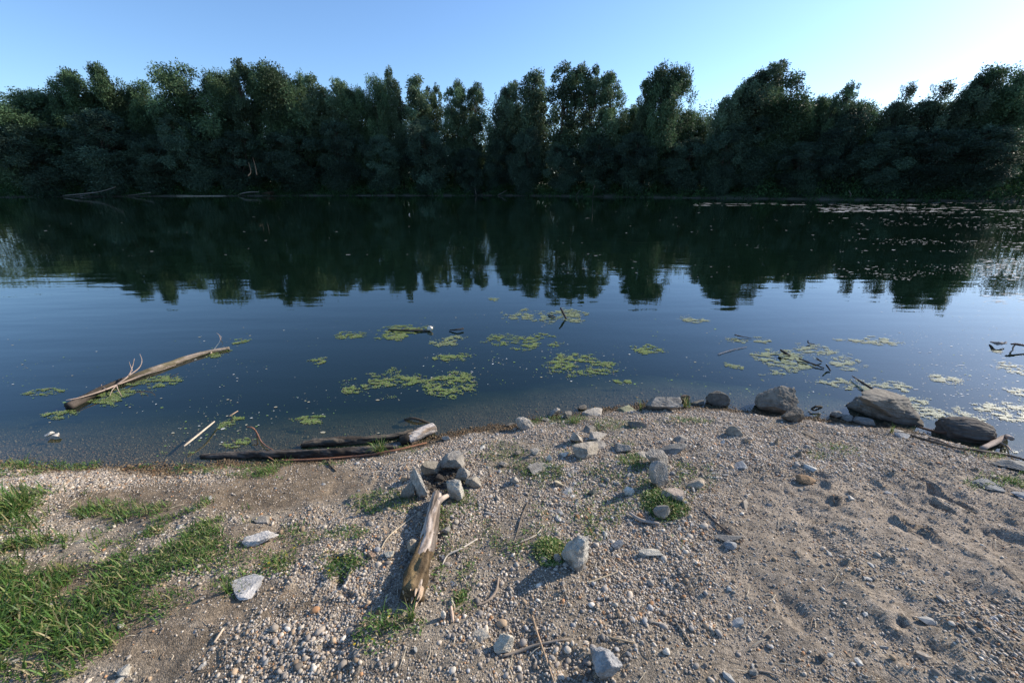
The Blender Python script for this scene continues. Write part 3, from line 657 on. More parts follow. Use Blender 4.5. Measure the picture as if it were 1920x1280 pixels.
stick('dark_twig', [G(748, 795, .02), G(775, 795, .06), G(806, 797, .02)], [.010, .013, .008], (.07, .055, .04), 'dark stick in the mud behind the pale log piece', 'stick', seg=8)
stick('pale_stick', [W(345, 836, .05), W(375, 812, .06), W(402, 790, .04)], [.007, .008, .006], (.46, .38, .28), 'straight pale reed stem slanting out of the shallows', 'stick', seg=8)
stick('pale_stick', [W(430, 780, .02), W(438, 775, .03), W(446, 770, .03)], [.006, .006, .004], (.34, .24, .16), 'short thin stem beyond the green algae near the reed stem', 'stick', seg=6)

# floating sticks
FS = 'dark sticks floating on the river'
stick('floating_stick', [W(728, 618, .01), W(765, 619, .02), W(806, 620, .01)], [.018, .022, .014], (.08, .065, .05), 'long dark stick floating with a white scrap at its right end', 'stick', FS)
stick('floating_stick', [W(842, 619, .01), W(856, 618, .03), W(869, 616, .03)], [.012, .018, .02], (.05, .045, .04), 'short dark stick floating right of the one with the white scrap', 'stick', FS)
pc = W(1056, 597); stick('floating_stick', [W(1062, 598, .0), at_depth(1056, 587, pc[1]), at_depth(1051, 577, pc[1])], [.022, .024, .02], (.06, .05, .045), 'dark branch stub sticking up out of mid river algae', 'stick', FS)
stick('floating_stick', [W(1028, 591, .01), W(1035, 592, .02), W(1042, 594, .01)], [.014, .018, .01], (.06, .05, .045), 'tiny dark stick lying flat left of the upright stub', 'stick', FS)
stick('floating_stick', [W(1464, 656, .05), W(1471, 661, .05), W(1482, 666, .01)], [.02, .025, .01], (.045, .04, .035), 'short stubby dark stick at the top of the big right algae mat', 'stick', FS)
stick('floating_stick', [W(1498, 672, .03), W(1515, 679, .02), W(1530, 684, .02), W(1545, 690, .01)], [.014, .016, .013, .012], (.045, .04, .035), 'longest dark stick in the right algae mat', 'stick', FS)
stick('floating_stick', [W(1530, 671, .05), W(1536, 675, .03), W(1541, 678, .01)], [.01, .014, .008], (.045, .04, .035), 'small dark stick above the longest one in the right algae mat', 'stick', FS)
stick('floating_stick', [at_depth(1549, 683, W(1556, 694)[1]), W(1553, 689, .03), W(1557, 695, .01)], [.01, .014, .012], (.045, .04, .035), 'dark forked stub at the right end of the longest stick', 'stick', FS)
stick('floating_stick', [W(1378, 628, .04), W(1392, 631, .02), W(1410, 634, .01)], [.016, .01, .006], (.07, .06, .055), 'thin dark stick floating far right of the upright stub', 'stick', FS)
stick('floating_stick', [W(1515, 638, .05), W(1516, 643, .02), W(1528, 645, .01)], [.012, .012, .006], (.06, .05, .05), 'tiny crooked dark stick floating above the right algae mat', 'stick', FS)
stick('floating_stick', [W(1346, 664, .01), W(1372, 656, .01), W(1400, 650, .01)], [.006, .007, .004], (.25, .2, .16), 'thin pale brown stick floating left of the right algae mat', 'stick', FS)
bb = W(1636, 735); stick('dark_branch', [at_depth(1634, 728, bb[1]), at_depth(1615, 716, bb[1] + .15), at_depth(1598, 705, bb[1] + .3)], [.012, .011, .006], (.06, .05, .045), 'thin dark branch rising behind the top of the largest boulder', 'branch', twigs=[([at_depth(1608, 712, bb[1] + .2), at_depth(1603, 708, bb[1] + .2), at_depth(1606, 706, bb[1] + .2)], [.006, .004, .002])])
stick('dark_branch', [W(1521, 767, .04), W(1530, 762, .07), W(1541, 763, .04), W(1527, 769, .02), W(1521, 765, .03)], [.008, .010, .010, .008, .006], (.05, .045, .035), 'little loop of dark twigs in shallow water left of the largest boulder', 'twig', seg=6)
# driftwood debris at right
def chunk(name, u0, v0, w_, h_, col, label, seed, cat='wood', ang=0.0):
    x, y, s = onplane(u0, v0, 0); m = s / FPX
    bv, bf = ICO[4]; V = bv.copy(); V *= (1 + .16 * fbm(bv[:, 0] * 1.2, bv[:, 1] * 5, bv[:, 2] * 5, seed=seed))[:, None]
    e = np.clip(np.abs(V[:, 0]) - .78, 0, 1); V[:, 0] -= np.sign(V[:, 0]) * e * .8
    V *= np.array([w_ * m / 2 * 1.1, h_ * m * .62, h_ * m * .55]); V[:, 2] += h_ * m * .18
    c, s_ = math.cos(ang), math.sin(ang); V = V @ np.array([[c, s_, 0], [-s_, c, 0], [0, 0, 1]])
    C = np.array(col)[None] * (1 + .8 * fbm(bv[:, 0] * 1.5, bv[:, 1] * 9, bv[:, 2] * 9, seed=seed + 4))[:, None]
    return V, bf, C, (x, y + h_ * m * .4, 0)
V, F, C, loc = chunk('stump', 1826, 825, 86, 46, (.10, .085, .07), '', 61, ang=-.25)
root = empty('wood_stump', loc); tag(root, 'thick dark rotten stump half sunk in water near the right edge', 'stump')
link('stump', mesh_np('stump', V, F, C, False, M_wood), (0, 0, 0), root)
q = W(1786, 812, .03); V, F, C = tube([q - [.25, -.05, -.03], q - [.1, -.02, 0], q + [.05, .02, .01]], [.008, .013, .018], (.1, .06, .04), 8, 12); centred('branch', V, F, C, M_wood, True, root)
stick('waterline_branch', [G(1838, 847, .03), G(1862, 838, .05), G(1880, 830, .06), W(1897, 822, .09)], [.016, .02, .02, .016], (.30, .24, .2), 'pale broken branch pointing up right below the rotten stump', 'branch', 'branches on the right wrack line', 10, .25, twigs=[([G(1868, 838, .05), G(1885, 842, .03), W(1897, 846, .02)], [.01, .009, .005])])
stick('waterline_branch', [G(1690, 812, .01), G(1730, 826, .015), G(1770, 838, .02), G(1810, 846, .015)], [.006, .010, .009, .006], (.10, .08, .06), 'thin dark branch lying along the wrack line right of the largest boulder', 'branch', 'branches on the right wrack line', 8)
stick('waterline_branch', [G(1800, 842, .01), G(1840, 850, .02), G(1880, 855, .02), G(1925, 866, .015)], [.008, .012, .010, .008], (.09, .075, .06), 'dark branch on the wrack line under the pale broken branch', 'branch', 'branches on the right wrack line', 8)
stick('waterline_branch', [G(1740, 822, .012), G(1765, 831, .015), G(1790, 841, .01)], [.005, .006, .004], (.17, .13, .1), 'short brown stick just above the thin dark wrack line branch', 'branch', 'branches on the right wrack line', 6)
stick('floating_stick', [W(1858, 641, .02), W(1872, 644, .05), W(1886, 643, .04)], [.014, .032, .018], (.22, .19, .17), 'pale brown bit of driftwood floating at the right edge', 'stick', FS, twigs=[([W(1880, 644, .04), W(1885, 641, .07), W(1889, 640, .09)], [.01, .007, .003])])
qy = W(1900, 656)[1]; stick('floating_stick', [at_depth(1896, 645, qy), at_depth(1905, 645, qy), at_depth(1916, 647, qy), at_depth(1930, 648, qy)], [.016, .022, .02, .02], (.07, .05, .04), 'dark forked driftwood standing in water at the right picture edge', 'stick', FS, twigs=[([at_depth(1905, 645, qy), at_depth(1899, 652, qy), at_depth(1901, 660, qy)], [.016, .012, .006])])

# twigs and dry stems on the gravel
TW = 'dry twigs lying on the gravel'
for pts, rad, col, lab in [
  ([(990, 942), (978, 970), (971, 995), (962, 1022)], .004, (.16, .13, .1), 'thin dark twig running down left of the bank centre'),
  ([(1020, 985), (1006, 1003), (985, 1014), (962, 1022)], .004, (.55, .46, .34), 'curved pale straw stem meeting the thin dark twig'),
  ([(895, 1012), (865, 1030), (840, 1042), (830, 1060)], .005, (.55, .48, .38), 'bent pale twig right of the driftwood log'),
  ([(935, 1085), (930, 1110), (915, 1128), (893, 1137)], .006, (.34, .26, .19), 'curved brown twig right of the log end'),
  ([(942, 1232), (975, 1222), (1010, 1210), (1065, 1200)], .006, (.30, .24, .18), 'long curved twig below the pale striped stone'),
  ([(998, 1155), (1008, 1190), (1022, 1230), (1038, 1278)], .004, (.42, .29, .18), 'long straight reddish stem crossing the curved twig'),
  ([(1200, 1162), (1228, 1168), (1255, 1175)], .004, (.42, .36, .28), 'short straight twig right of bottom centre'),
  ([(1268, 1168), (1282, 1188), (1296, 1210)], .004, (.33, .27, .2), 'short twig sloping down beside the sand'),
  ([(1100, 1094), (1135, 1082), (1160, 1072)], .004, (.50, .40, .26), 'straw coloured twig below the layered limestone block'),
  ([(1318, 958), (1340, 980), (1365, 1000), (1392, 1018)], .006, (.13, .10, .08), 'long dark twig running down to the thin grey shard'),
  ([(1180, 965), (1200, 978), (1235, 985)], .010, (.36, .31, .26), 'grey bark sliver below the weed clump'),
  ([(788, 960), (755, 985), (728, 1008), (715, 1030)], .004, (.45, .37, .26), 'long straw stem running left from the driftwood log'),
  ([(846, 1140), (848, 1155), (850, 1168)], .007, (.58, .42, .30), 'small orange brown wood chip right of the log end'),
  ([(420, 1180), (410, 1195), (402, 1206)], .005, (.58, .45, .32), 'little pale stick at lower left'),
  ([(1295, 700 + 195), (1330, 910)], .003, (.4, .34, .27), 'short pale straw beside the weed clump'),
  ([(1140, 1195), (1170, 1202), (1190, 1206)], .004, (.46, .35, .22), 'yellowish straw near the bottom centre'),
  ([(1420, 1288 - 30), (1440, 1262), (1462, 1270)], .004, (.3, .24, .18), 'short brown twig at the bottom of the sandy part'),
  ([(1480, 800), (1510, 815), (1535, 826)], .004, (.2, .16, .12), 'short dark twig on gravel below the leaning boulder')]:
    P = [G(u_, v_, rad * 1.6) for u_, v_ in pts]; stick('twig', P, [rad * .8, rad, rad * .6], col, lab, 'twig', TW, 6, .12, mat_=M_twig)

def litter():
    r = np.random.default_rng(77); parts = []
    for k in range(420):
        u_, v_ = r.uniform(0, 1920), r.uniform(830, 1290); x, y, z, s = ground_pt(u_, v_)
        if y > near_y(x) - .05: continue
        L = r.uniform(.015, .09); a = r.uniform(0, 6.28); dx, dy = math.cos(a) * L, math.sin(a) * L
        p = np.array([x, y, z + .006]); q = np.array([x + dx, y + dy, float(H(x + dx, y + dy)) + r.uniform(.004, .015)])
        c = [(.5, .42, .3), (.3, .22, .15), (.16, .12, .09), (.6, .5, .36)][r.integers(4)]
        parts.append(tube([p, (p + q) / 2 + r.normal(0, .004, 3), q], [.0012, .0018, .0008], c, 4, 6, seed=k))
    V, F, C = join(parts); tag(link('plant_litter', mesh_np('plant_litter', V, F, C, True, M_twig)), 'dry bits of straw and bark strewn on the gravel', 'litter', kind='stuff')
litter()

# ------------------------------------------------------------------ grass and weeds
def blades(P, L, Wd, col, r, bend=.6):
    n = len(P); a = r.uniform(0, 2 * np.pi, n); lean = r.uniform(.1, 1, n) * bend
    d = np.stack([np.cos(a), np.sin(a), np.zeros(n)], 1); sd_ = np.stack([-np.sin(a), np.cos(a), np.zeros(n)], 1)
    rings = []
    for t, wf_ in ((0, 1), (.4, .9), (.75, .6), (1, .08)):
        ang = lean * (t ** 1.2) * 1.6
        c = P + d * (L * t * np.sin(ang * .8 + lean * .25))[:, None] + np.array([0, 0, 1.])[None] * (L * t * np.cos(ang))[:, None]
        rings += [c - sd_ * (Wd * wf_)[:, None], c + sd_ * (Wd * wf_)[:, None]]
    V = np.stack(rings, 1); b = (np.arange(n) * 8)[:, None]
    F = np.concatenate([b + np.array([[2 * i, 2 * i + 1, 2 * i + 3, 2 * i + 2]]) for i in range(3)]); F = np.concatenate([F[:, [0, 1, 2]], F[:, [0, 2, 3]]])
    return V.reshape(-1, 3), F, np.repeat(col[:, None], 8, 1).reshape(-1, 3)

def leaves(P, L, col, r, wr=.45, up=.5):
    n = len(P); a = r.uniform(0, 2 * np.pi, n); e = r.uniform(-.1, 1, n) * up; ro = r.normal(0, .5, n)
    d = np.stack([np.cos(a) * np.cos(e), np.sin(a) * np.cos(e), np.sin(e)], 1)
    s0 = np.stack([-np.sin(a), np.cos(a), np.zeros(n)], 1); nn = np.cross(d, s0); sd_ = s0 * np.cos(ro)[:, None] + nn * np.sin(ro)[:, None]
    q = [P, P + d * (L * .45)[:, None] + sd_ * (L * wr * .5)[:, None], P + d * L[:, None] + np.array([0, 0, -.1]) * L[:, None], P + d * (L * .45)[:, None] - sd_ * (L * wr * .5)[:, None]]
    V = np.stack(q, 1).reshape(-1, 3); b = (np.arange(n) * 4)[:, None]
    F = np.concatenate([b + [[0, 1, 2]], b + [[0, 2, 3]]]); return V, F, np.repeat(col[:, None], 4, 1).reshape(-1, 3)

def gcol(n, r, yel=.15):
    pal = np.array([(.09, .175, .035), (.125, .215, .05), (.06, .13, .026), (.21, .24, .07), (.36, .30, .15)])
    pw = np.array([.27, .25, .17, .11 + yel * .8, .09 + yel * .6]); k = r.choice(5, n, p=pw / pw.sum()); return pal[k] * r.uniform(.7, 1.25, (n, 1))

def cover(name, zones, N, kinds, label, cat, seed, Lr):
    r = np.random.default_rng(seed)
    x = r.uniform(-4.8, 4.8, N); y = r.uniform(.55, 3.6, N); z0, d, fd = base_h(x, y); u, v, s = proj(x, y, z0)
    m = ell(u, v, zones) * np.clip(.52 + 2.0 * fbm(x * 7, y * 7, seed=seed) + 2.2 * fbm(x * 2.6, y * 2.6, seed=seed + 1), 0, 1.3)
    k = (r.uniform(0, 1, N) < m) & (d > -.06) & (u > -400) & (u < 2300) & (v < 1500)
    x, y = x[k], y[k]; P = np.stack([x, y, H(x, y) - .002], 1); n = len(x); parts = []
    nb = int(n * kinds); L = r.uniform(*Lr, nb) * (1 + (1.1 * np.clip((260 - u[k][:nb]) / 260, 0, 1) if name == 'grass' else 0))
    parts.append(blades(P[:nb], L, L * .020 + .0012, gcol(nb, r), r, .9))
    ql = P[nb:]; L2 = r.uniform(.006, .018, n - nb); ql[:, 2] += r.uniform(.002, .022, n - nb)
    parts.append(leaves(ql, L2, gcol(n - nb, r), r, .6, .7))
    V, F, C = join(parts); print(name, n)
    tag(link(name, mesh_np(name, V, F, C, False, M_grass)), label, cat, kind='stuff')
cover('grass', GRASS, 760000, .50, 'low green grass growing over the left of the bank', 'grass', 91, (.014, .062))
cover('weeds', WEEDS, 380000, .35, 'sparse low weeds sprouting between the stones', 'weeds', 92, (.012, .05))

def tuft(name, u0, v0, n, Lr, rad, label, cat='plant', seed=1, leafy=0, flowers=0, yel=.15, bend=.7, wet=False, tint=1.0):
    r = np.random.default_rng(seed); b = G(u0, v0); root = empty(name, tuple(b)); tag(root, label, cat, 'plants on the river bank')
    def spots(n, rr):
        a = r.uniform(0, 6.28, n); q = rr * np.sqrt(r.uniform(0, 1, n)); x = b[0] + q * np.cos(a); y = b[1] + q * np.sin(a); return np.stack([x, y, np.maximum(H(x, y), -.01)], 1)
    if n:
        P = spots(n, rad * .6); L = r.uniform(*Lr, n); V, F, C = blades(P, L, L * .012 + .0012, gcol(n, r, yel) * tint, r, bend); centred('blades', V, F, C, M_grass, False, root)
    if leafy:
        P = spots(leafy, rad); P[:, 2] += r.uniform(0, Lr[1] * .5, leafy) * (1 - np.hypot(P[:, 0] - b[0], P[:, 1] - b[1]) / rad * .7); V, F, C = leaves(P, r.uniform(.008, .02, leafy), gcol(leafy, r, yel) * tint, r, .55, .8); centred('leaves', V, F, C, M_grass, False, root)
    for k in range(flowers):
        p = spots(1, rad)[0]; p[2] += r.uniform(.02, .05); q = np.tile(p, (6, 1)); q[:, 2] += 0.001
        V, F, C = leaves(q, np.full(6, .006), np.tile([[.75, .55, .03]], (6, 1)), r, .7, .3); centred('flower', V, F, C, M_grass, False, root)
tuft('grass_tuft', 712, 850, 90, (.05, .16), .06, 'bright grass tuft growing beside the waterline logs', seed=301)
tuft('weed_clump', 1245, 945, 90, (.03, .09), .13, 'dense green weed clump around the tall pointed rock', leafy=1500, flowers=3, seed=302)
tuft('moss_clump', 1032, 1034, 240, (.01, .05), .085, 'yellow green mossy clump left of the layered limestone block', leafy=1100, yel=.5, seed=303, tint=1.25)
tuft('flowering_weed', 712, 1182, 30, (.04, .12), .10, 'spreading weed with yellow flowers below the log shadow', leafy=260, flowers=3, seed=304, bend=1.0)
tuft('grass_tuft', 772, 1160, 26, (.04, .11), .03, 'small blade tuft under the broken end of the log', flowers=1, seed=305, bend=.4)
tuft('tall_weed', 38, 955, 60, (.08, .22), .10, 'tall leafy weed at the left edge of the grass', leafy=700, seed=306, bend=.5)
tuft('grass_tuft', 500, 885, 60, (.03, .07), .08, 'low green tuft below the long dark waterline log', leafy=250, seed=307)
tuft('grass_tuft', 1287, 764, 34, (.05, .14), .05, 'tuft of upright grass between two waterline stones', seed=308, bend=.5)
tuft('grass_tuft', 1201, 770, 14, (.07, .16), .02, 'few tall grass blades left of the wedge shaped boulder', seed=309, bend=.4)
tuft('grass_tuft', 1671, 812, 14, (.04, .11), .02, 'small bright blades at the right foot of the largest boulder', seed=310, bend=.3)
tuft('grass_tuft', 1076, 792, 50, (.03, .08), .07, 'waterline tuft in front of the small rotten stone', seed=311, leafy=80)
tuft('grass_tuft', 45, 878, 26, (.05, .13), .05, 'wispy grass blades on the left waterline', seed=312)
tuft('grass_tuft', 1905, 905, 60, (.03, .06), .08, 'green tuft below the dark rock on the right bank', seed=313, leafy=160)
tuft('flowering_weed', 525, 1055, 40, (.03, .08), .08, 'yellowish weed with tiny flowers right of the chalky lump', leafy=160, flowers=4, yel=.6, seed=314)
tuft('flowering_weed', 640, 1065, 40, (.02, .05), .08, 'green weed mat with a yellow flower left of the pale triangular stone', leafy=320, flowers=2, seed=315)
tuft('grass_tuft', 862, 1160 - 40, 20, (.02, .05), .03, 'small green sprig right of the log end', leafy=90, seed=316)
tuft('grass_tuft', 1180, 868, 50, (.03, .07), .10, 'loose bright grass left of the humped grey stone', leafy=200, seed=317)
tuft('grass_tuft', 432, 1108, 20, (.05, .10), .03, 'grass blades at the left end of the flat light grey slab', seed=318, bend=.4)

# ------------------------------------------------------------------ floating duckweed, specks and painted glitter
def discs(x, y, rx, ry, col, r, z=.003, k=6, zj=.002):
    n = len(x); th = np.linspace(0, 2 * np.pi, k, endpoint=False)[None] + r.uniform(0, 6.28, (n, 1)); jit = r.uniform(.65, 1.2, (n, k))
    X = x[:, None] + rx[:, None] * np.cos(th) * jit; Y = y[:, None] + ry[:, None] * np.sin(th) * jit
    Zc = z + r.uniform(0, zj, (n, 1)) + np.zeros_like(X); V = np.stack([X, Y, Zc], -1).reshape(-1, 3)
    b = (np.arange(n) * k)[:, None]; F = np.concatenate([b + [[0, i, i + 1]] for i in range(1, k - 1)])
    return V, F, np.repeat(col[:, None], k, 1).reshape(-1, 3)

def mat_patch(u0, v0, ru, rv, label, seed, pale=0.0, dens=1.0, thr=.0, rot=0.0, name='duckweed_mat'):
    r = np.random.default_rng(seed); x0, y0, s0 = onplane(u0, v0, 0)
    _, yn, _ = onplane(u0, v0 + rv, 0); _, yf, _ = onplane(u0, v0 - rv, 0); rx = ru * s0 / FPX; ry = (yf - yn) / 2; yc = (yf + yn) / 2
    N = int(min(48000, 24000 * dens * (rx * ry * 3.14) / .15)); N = max(N, 250)
    a = r.uniform(0, 6.28, N); q = np.sqrt(r.uniform(0, 1, N)) * 1.3; px, py = q * np.cos(a), q * np.sin(a)
    x = x0 + rx * px + rot * ry * py; y = yc + ry * py
    f = fbm(x * 5, y * 5, seed=seed, octv=5) * 1.3 + .32 - .55 * q ** 2 + .2
    g = fbm(x * 17, y * 30, seed=seed + 3, octv=5)
    keep = r.uniform(0, 1, N) < np.clip((f + .02 - thr) * 1.1, 0, .75) * np.clip(g * 3.6 + .22, .02, 1)
    if thr <= -.139: q2 = q + 1.1 * fbm(x * 8, y * 14, seed=seed + 9, octv=5); keep = r.uniform(0, 1, N) < np.clip(1.15 - 1.5 * q2 ** 2, 0, .55) * np.clip(g * 2.5 + .65, .1, 1)
    x, y = x[keep], y[keep]; n = len(x)
    if n < 5: return
    size = .0029 + .0015 * s0 / 3; rr = r.uniform(.6, 1.2, n) * size
    pal = np.array([(.20, .28, .06), (.25, .33, .09), (.13, .19, .05), (.32, .33, .15), (.28, .21, .12)])
    col = pal[r.choice(5, n, p=[.28, .24, .22, .16, .10])]; col = col * (1 - pale) + np.array([.50, .50, .38]) * pale
    col = col * r.uniform(.75, 1.2, (n, 1))
    V, F, C = discs(x, y, rr, rr, col, r, z=.002, zj=.006)
    tag(centred(name, V, F, C, M_duck, False), label, 'duckweed', 'duckweed mats floating near the bank')
MATS = [
 (725, 718, 66, 24, 'large bright duckweed mat left of centre near the bank', 1, {}), (850, 720, 52, 26, 'ragged two armed duckweed mat right of the large bright one', 2, dict(thr=.08)),
 (852, 671, 32, 7, 'narrow solid streak of duckweed above the ragged mat', 3, dict(thr=-.1)), (1085, 686, 62, 20, 'broad bright duckweed mat right of centre', 4, {}),
 (975, 640, 66, 14, 'wide duckweed mat trailing right in mid water', 5, {}), (1000, 592, 50, 14, 'thin brownish duckweed film left of the upright stub', 6, dict(pale=.3, thr=.05)),
 (1075, 592, 34, 12, 'duckweed film around the upright stub', 7, dict(pale=.3, thr=.05)), (838, 638, 34, 9, 'brownish duckweed clot above the narrow streak', 8, dict(pale=.25)),
 (765, 618, 45, 7, 'duckweed clinging to the long dark floating stick', 9, {}), (735, 632, 26, 8, 'faint duckweed patch below the long dark floating stick', 10, dict(thr=-.15)),
 (660, 628, 36, 6, 'small faint duckweed patch left of the long dark floating stick', 11, dict(thr=-.1)), (590, 676, 20, 7, 'small green duckweed patch right of the floating log', 12, {}),
 (230, 740, 46, 18, 'bright duckweed pad against the front of the floating log', 13, dict(thr=-.15, rot=-.3)), (300, 716, 34, 12, 'loose duckweed in front of the middle of the floating log', 14, dict(thr=.03)),
 (405, 662, 34, 9, 'duckweed at the far end of the floating log', 15, {}), (455, 640, 14, 5, 'small duckweed pad beyond the far end of the floating log', 16, {}),
 (90, 735, 40, 6, 'thin duckweed streak left of the floating log', 17, dict(thr=.08)), (100, 778, 36, 8, 'duckweed below the near end of the floating log', 18, dict(thr=.05)),
 (425, 792, 22, 12, 'bright duckweed clump at the top of the slanting reed stem', 19, dict(thr=-.1)), (572, 788, 30, 9, 'small green and reddish duckweed clot in the left shallows', 20, dict(thr=-.14)),
 (440, 830, 22, 8, 'leafy green clump in the shallows above the long dark log', 21, dict()), (340, 850, 40, 10, 'sparse algae in the shallows left of the long dark log', 22, dict(thr=.1)),
 (1290, 597, 34, 8, 'pale duckweed film far right of the upright stub', 23, dict(pale=.45)), (1215, 655, 30, 10, 'small scattered duckweed right of centre', 24, dict(thr=.06)),
 (1470, 675, 44, 18, 'largest right hand duckweed mat with dark sticks on it', 25, dict(pale=.35, thr=-.1)), (1530, 668, 64, 22, 'thin duckweed film spreading right of the largest right mat', 26, dict(pale=.5, thr=.04)),
 (1372, 686, 16, 7, 'small bright duckweed pad left of the largest right mat', 27, dict(pale=.15, thr=-.15)), (1450, 700, 40, 8, 'narrow pale duckweed streak above the rounded boulder', 28, dict(pale=.3, thr=.05)),
 (1580, 718, 40, 10, 'pale duckweed drift left of the thin branch behind the largest boulder', 29, dict(pale=.5)), (1655, 722, 54, 12, 'pale duckweed drift behind the largest boulder', 30, dict(pale=.6)),
 (1773, 711, 26, 8, 'solitary pale oval duckweed pad above the rotten stump', 31, dict(pale=.75, thr=-.12)), (1780, 776, 74, 14, 'long pale duckweed drift behind the rotten stump', 32, dict(pale=.7, thr=.03)),
 (1880, 772, 60, 18, 'bright pale duckweed drift right of the rotten stump', 33, dict(pale=.75)), (1905, 690, 34, 12, 'pale duckweed patch at the right edge below the forked driftwood', 34, dict(pale=.7)),
 (1700, 750, 40, 9, 'faint pale duckweed right of the largest boulder', 35, dict(pale=.6, thr=.06)), (1915, 735, 24, 8, 'small pale duckweed patch at the right edge', 36, dict(pale=.75)),
 (928, 562, 16, 4, 'tiny far duckweed patch in the tree reflections', 37, dict(pale=.2)), (1160, 716, 22, 4, 'thin duckweed wisp below the broad bright mat', 38, dict(thr=.05)),
 (1400, 640, 50, 8, 'faint duckweed film around the thin dark stick', 39, dict(pale=.4, thr=.1)), (1640, 640, 60, 8, 'faint pale duckweed film in open water at right', 40, dict(pale=.6, thr=.12)),
 (1860, 845, 50, 6, 'pale scum along the right waterline', 41, dict(pale=.8)), (1890, 660, 30, 6, 'wisp of pale duckweed beside the forked driftwood', 42, dict(pale=.6, thr=.08)),
]
for (a_, b_, c_, d_, lab, sd_, kw) in MATS: mat_patch(a_, b_, c_, d_, lab, 500 + sd_, **kw)

def specks():
    r = np.random.default_rng(60); parts = []
    # fine bits drifting in the near water
    n = 8000; u_ = r.uniform(-200, 2120, n); v_ = 585 + 290 * r.beta(1.3, 1.4, n); P = np.array([onplane(a, b, 0) for a, b in zip(u_, v_)]); x, y, s = P.T
    cl = fbm(x * 1.2, y * 1.2, seed=61); k = (y > near_y(x) + .03) & (cl + .8 * fbm(x * 4, y * 4, seed=62) > r.uniform(-.05, .6, n)); x, y, s = x[k], y[k], s[k]; n = len(x)
    rr = np.exp(r.normal(math.log(.0028), .5, n)) * (1 + .25 * s / 3); pal = np.array([(.55, .55, .5), (.22, .33, .1), (.4, .36, .25), (.75, .75, .72)]); c = pal[r.choice(4, n, p=[.14, .50, .34, .02])]
    parts.append(discs(x, y, rr * r.uniform(.8, 1.8, n), rr, c, r, k=5))
    V, F, C = join(parts); tag(link('floating_specks', mesh_np('floating_specks', V, F, C, False, M_flecks)), 'tiny leaf bits and seeds drifting on the near water', 'specks', kind='stuff')
    parts = []
    # white flecks stand in for silver glitter on the water, thick at far right
    for (n, ua, ub, va, vb, wpx, hpx, pw) in [(5200, 1560, 2050, 392, 560, 5, .75, 1.6), (800, 1540, 2050, 388, 398, 13, .6, .8), (500, 1300, 2050, 380, 386, 12, .5, 1.0), (240, 0, 1920, 380, 480, 5, .7, 1), (300, 1000, 1700, 395, 520, 6, .8, 1),
                                      (3400, 1650, 2050, 400, 640, 3, .6, 1.2), (700, 1840, 2100, 480, 570, 14, 1.1, 1), (600, 1700, 2000, 640, 820, 4, 1.2, 1)]:
        u_ = ua + (ub - ua) * r.uniform(0, 1, n) ** (1 / pw); v_ = r.uniform(va, vb, n); P = np.array([onplane(a, b, 0) for a, b in zip(u_, v_)]); x, y, s = P.T
        cl = fbm(x * .12 + 3, y * .5, seed=63); cl = cl + .7 * fbm(x * .5, y * 1.1, seed=64); k = (cl > r.uniform(-.25, .35, n)) & (y < far_y(x) - 1.5) & (y > near_y(x) + .05); x, y, s, v2 = x[k], y[k], s[k], v_[k]; n = len(x)
        m = s / FPX; rx = wpx * m * np.exp(r.normal(0, .6, n)) * .6; ry = hpx * m * s / ZC * np.exp(r.normal(0, .4, n)) * .42
        rx = rx * .45; ry = np.minimum(ry * .5, rx * .42); c = np.array([[.62, .62, .6]]) * r.uniform(.6, 1.1, (n, 1)); parts.append(discs(x, y, rx, ry, c, r, k=7))
    V, F, C = join(parts); tag(link('water_flecks', mesh_np('water_flecks', V, F, C, False, M_flecks)), 'white flecks standing in for silver glitter on the far right of the river', 'water_flecks', kind='stuff')
specks()

# small floating litter
V, F, C = tube([(0, 0, 0), (.05, 0, .01), (.16, 0, .015), (.2, 0, .015), (.23, 0, .015)], [.03, .035, .035, .014, .012], (.8, .8, .8), 14, 24, lump=.0, streak=0)
p = W(767, 403.5); bo = empty('plastic_bottle', tuple(p)); tag(bo, 'small white bottle floating far out on the river', 'bottle')
o = link('bottle', mesh_np('bottle', V * .45, F, C, True, M_plastic), (0, 0, .02), bo); o.rotation_euler = (0, -.9, .3)
V, F, C = rock_mesh(.09, .07, .07, 5, col=(.75, .74, .7)); tag(link('white_scrap', mesh_np('white_scrap', V, F, C, False, M_rock), tuple(W(806, 616, .035))), 'white scrap perched on the end of the long floating stick', 'scrap')

# ------------------------------------------------------------------ far bank trees
def leafcloud(P, Dv, L, Wd, col, r):
    n = len(P); q = r.normal(0, 1, (n, 3)); sd_ = np.cross(Dv, q); sd_ /= np.linalg.norm(sd_, axis=1)[:, None] + 1e-9
    V = np.stack([P, P + Dv * (L * .5)[:, None] + sd_ * Wd[:, None], P + Dv * L[:, None], P + Dv * (L * .5)[:, None] - sd_ * Wd[:, None]], 1).reshape(-1, 3)
    b = (np.arange(n) * 4)[:, None]; F = np.concatenate([b + [[0, 1, 2]], b + [[0, 2, 3]]])
    return V, F, np.repeat(col[:, None], 4, 1).reshape(-1, 3)

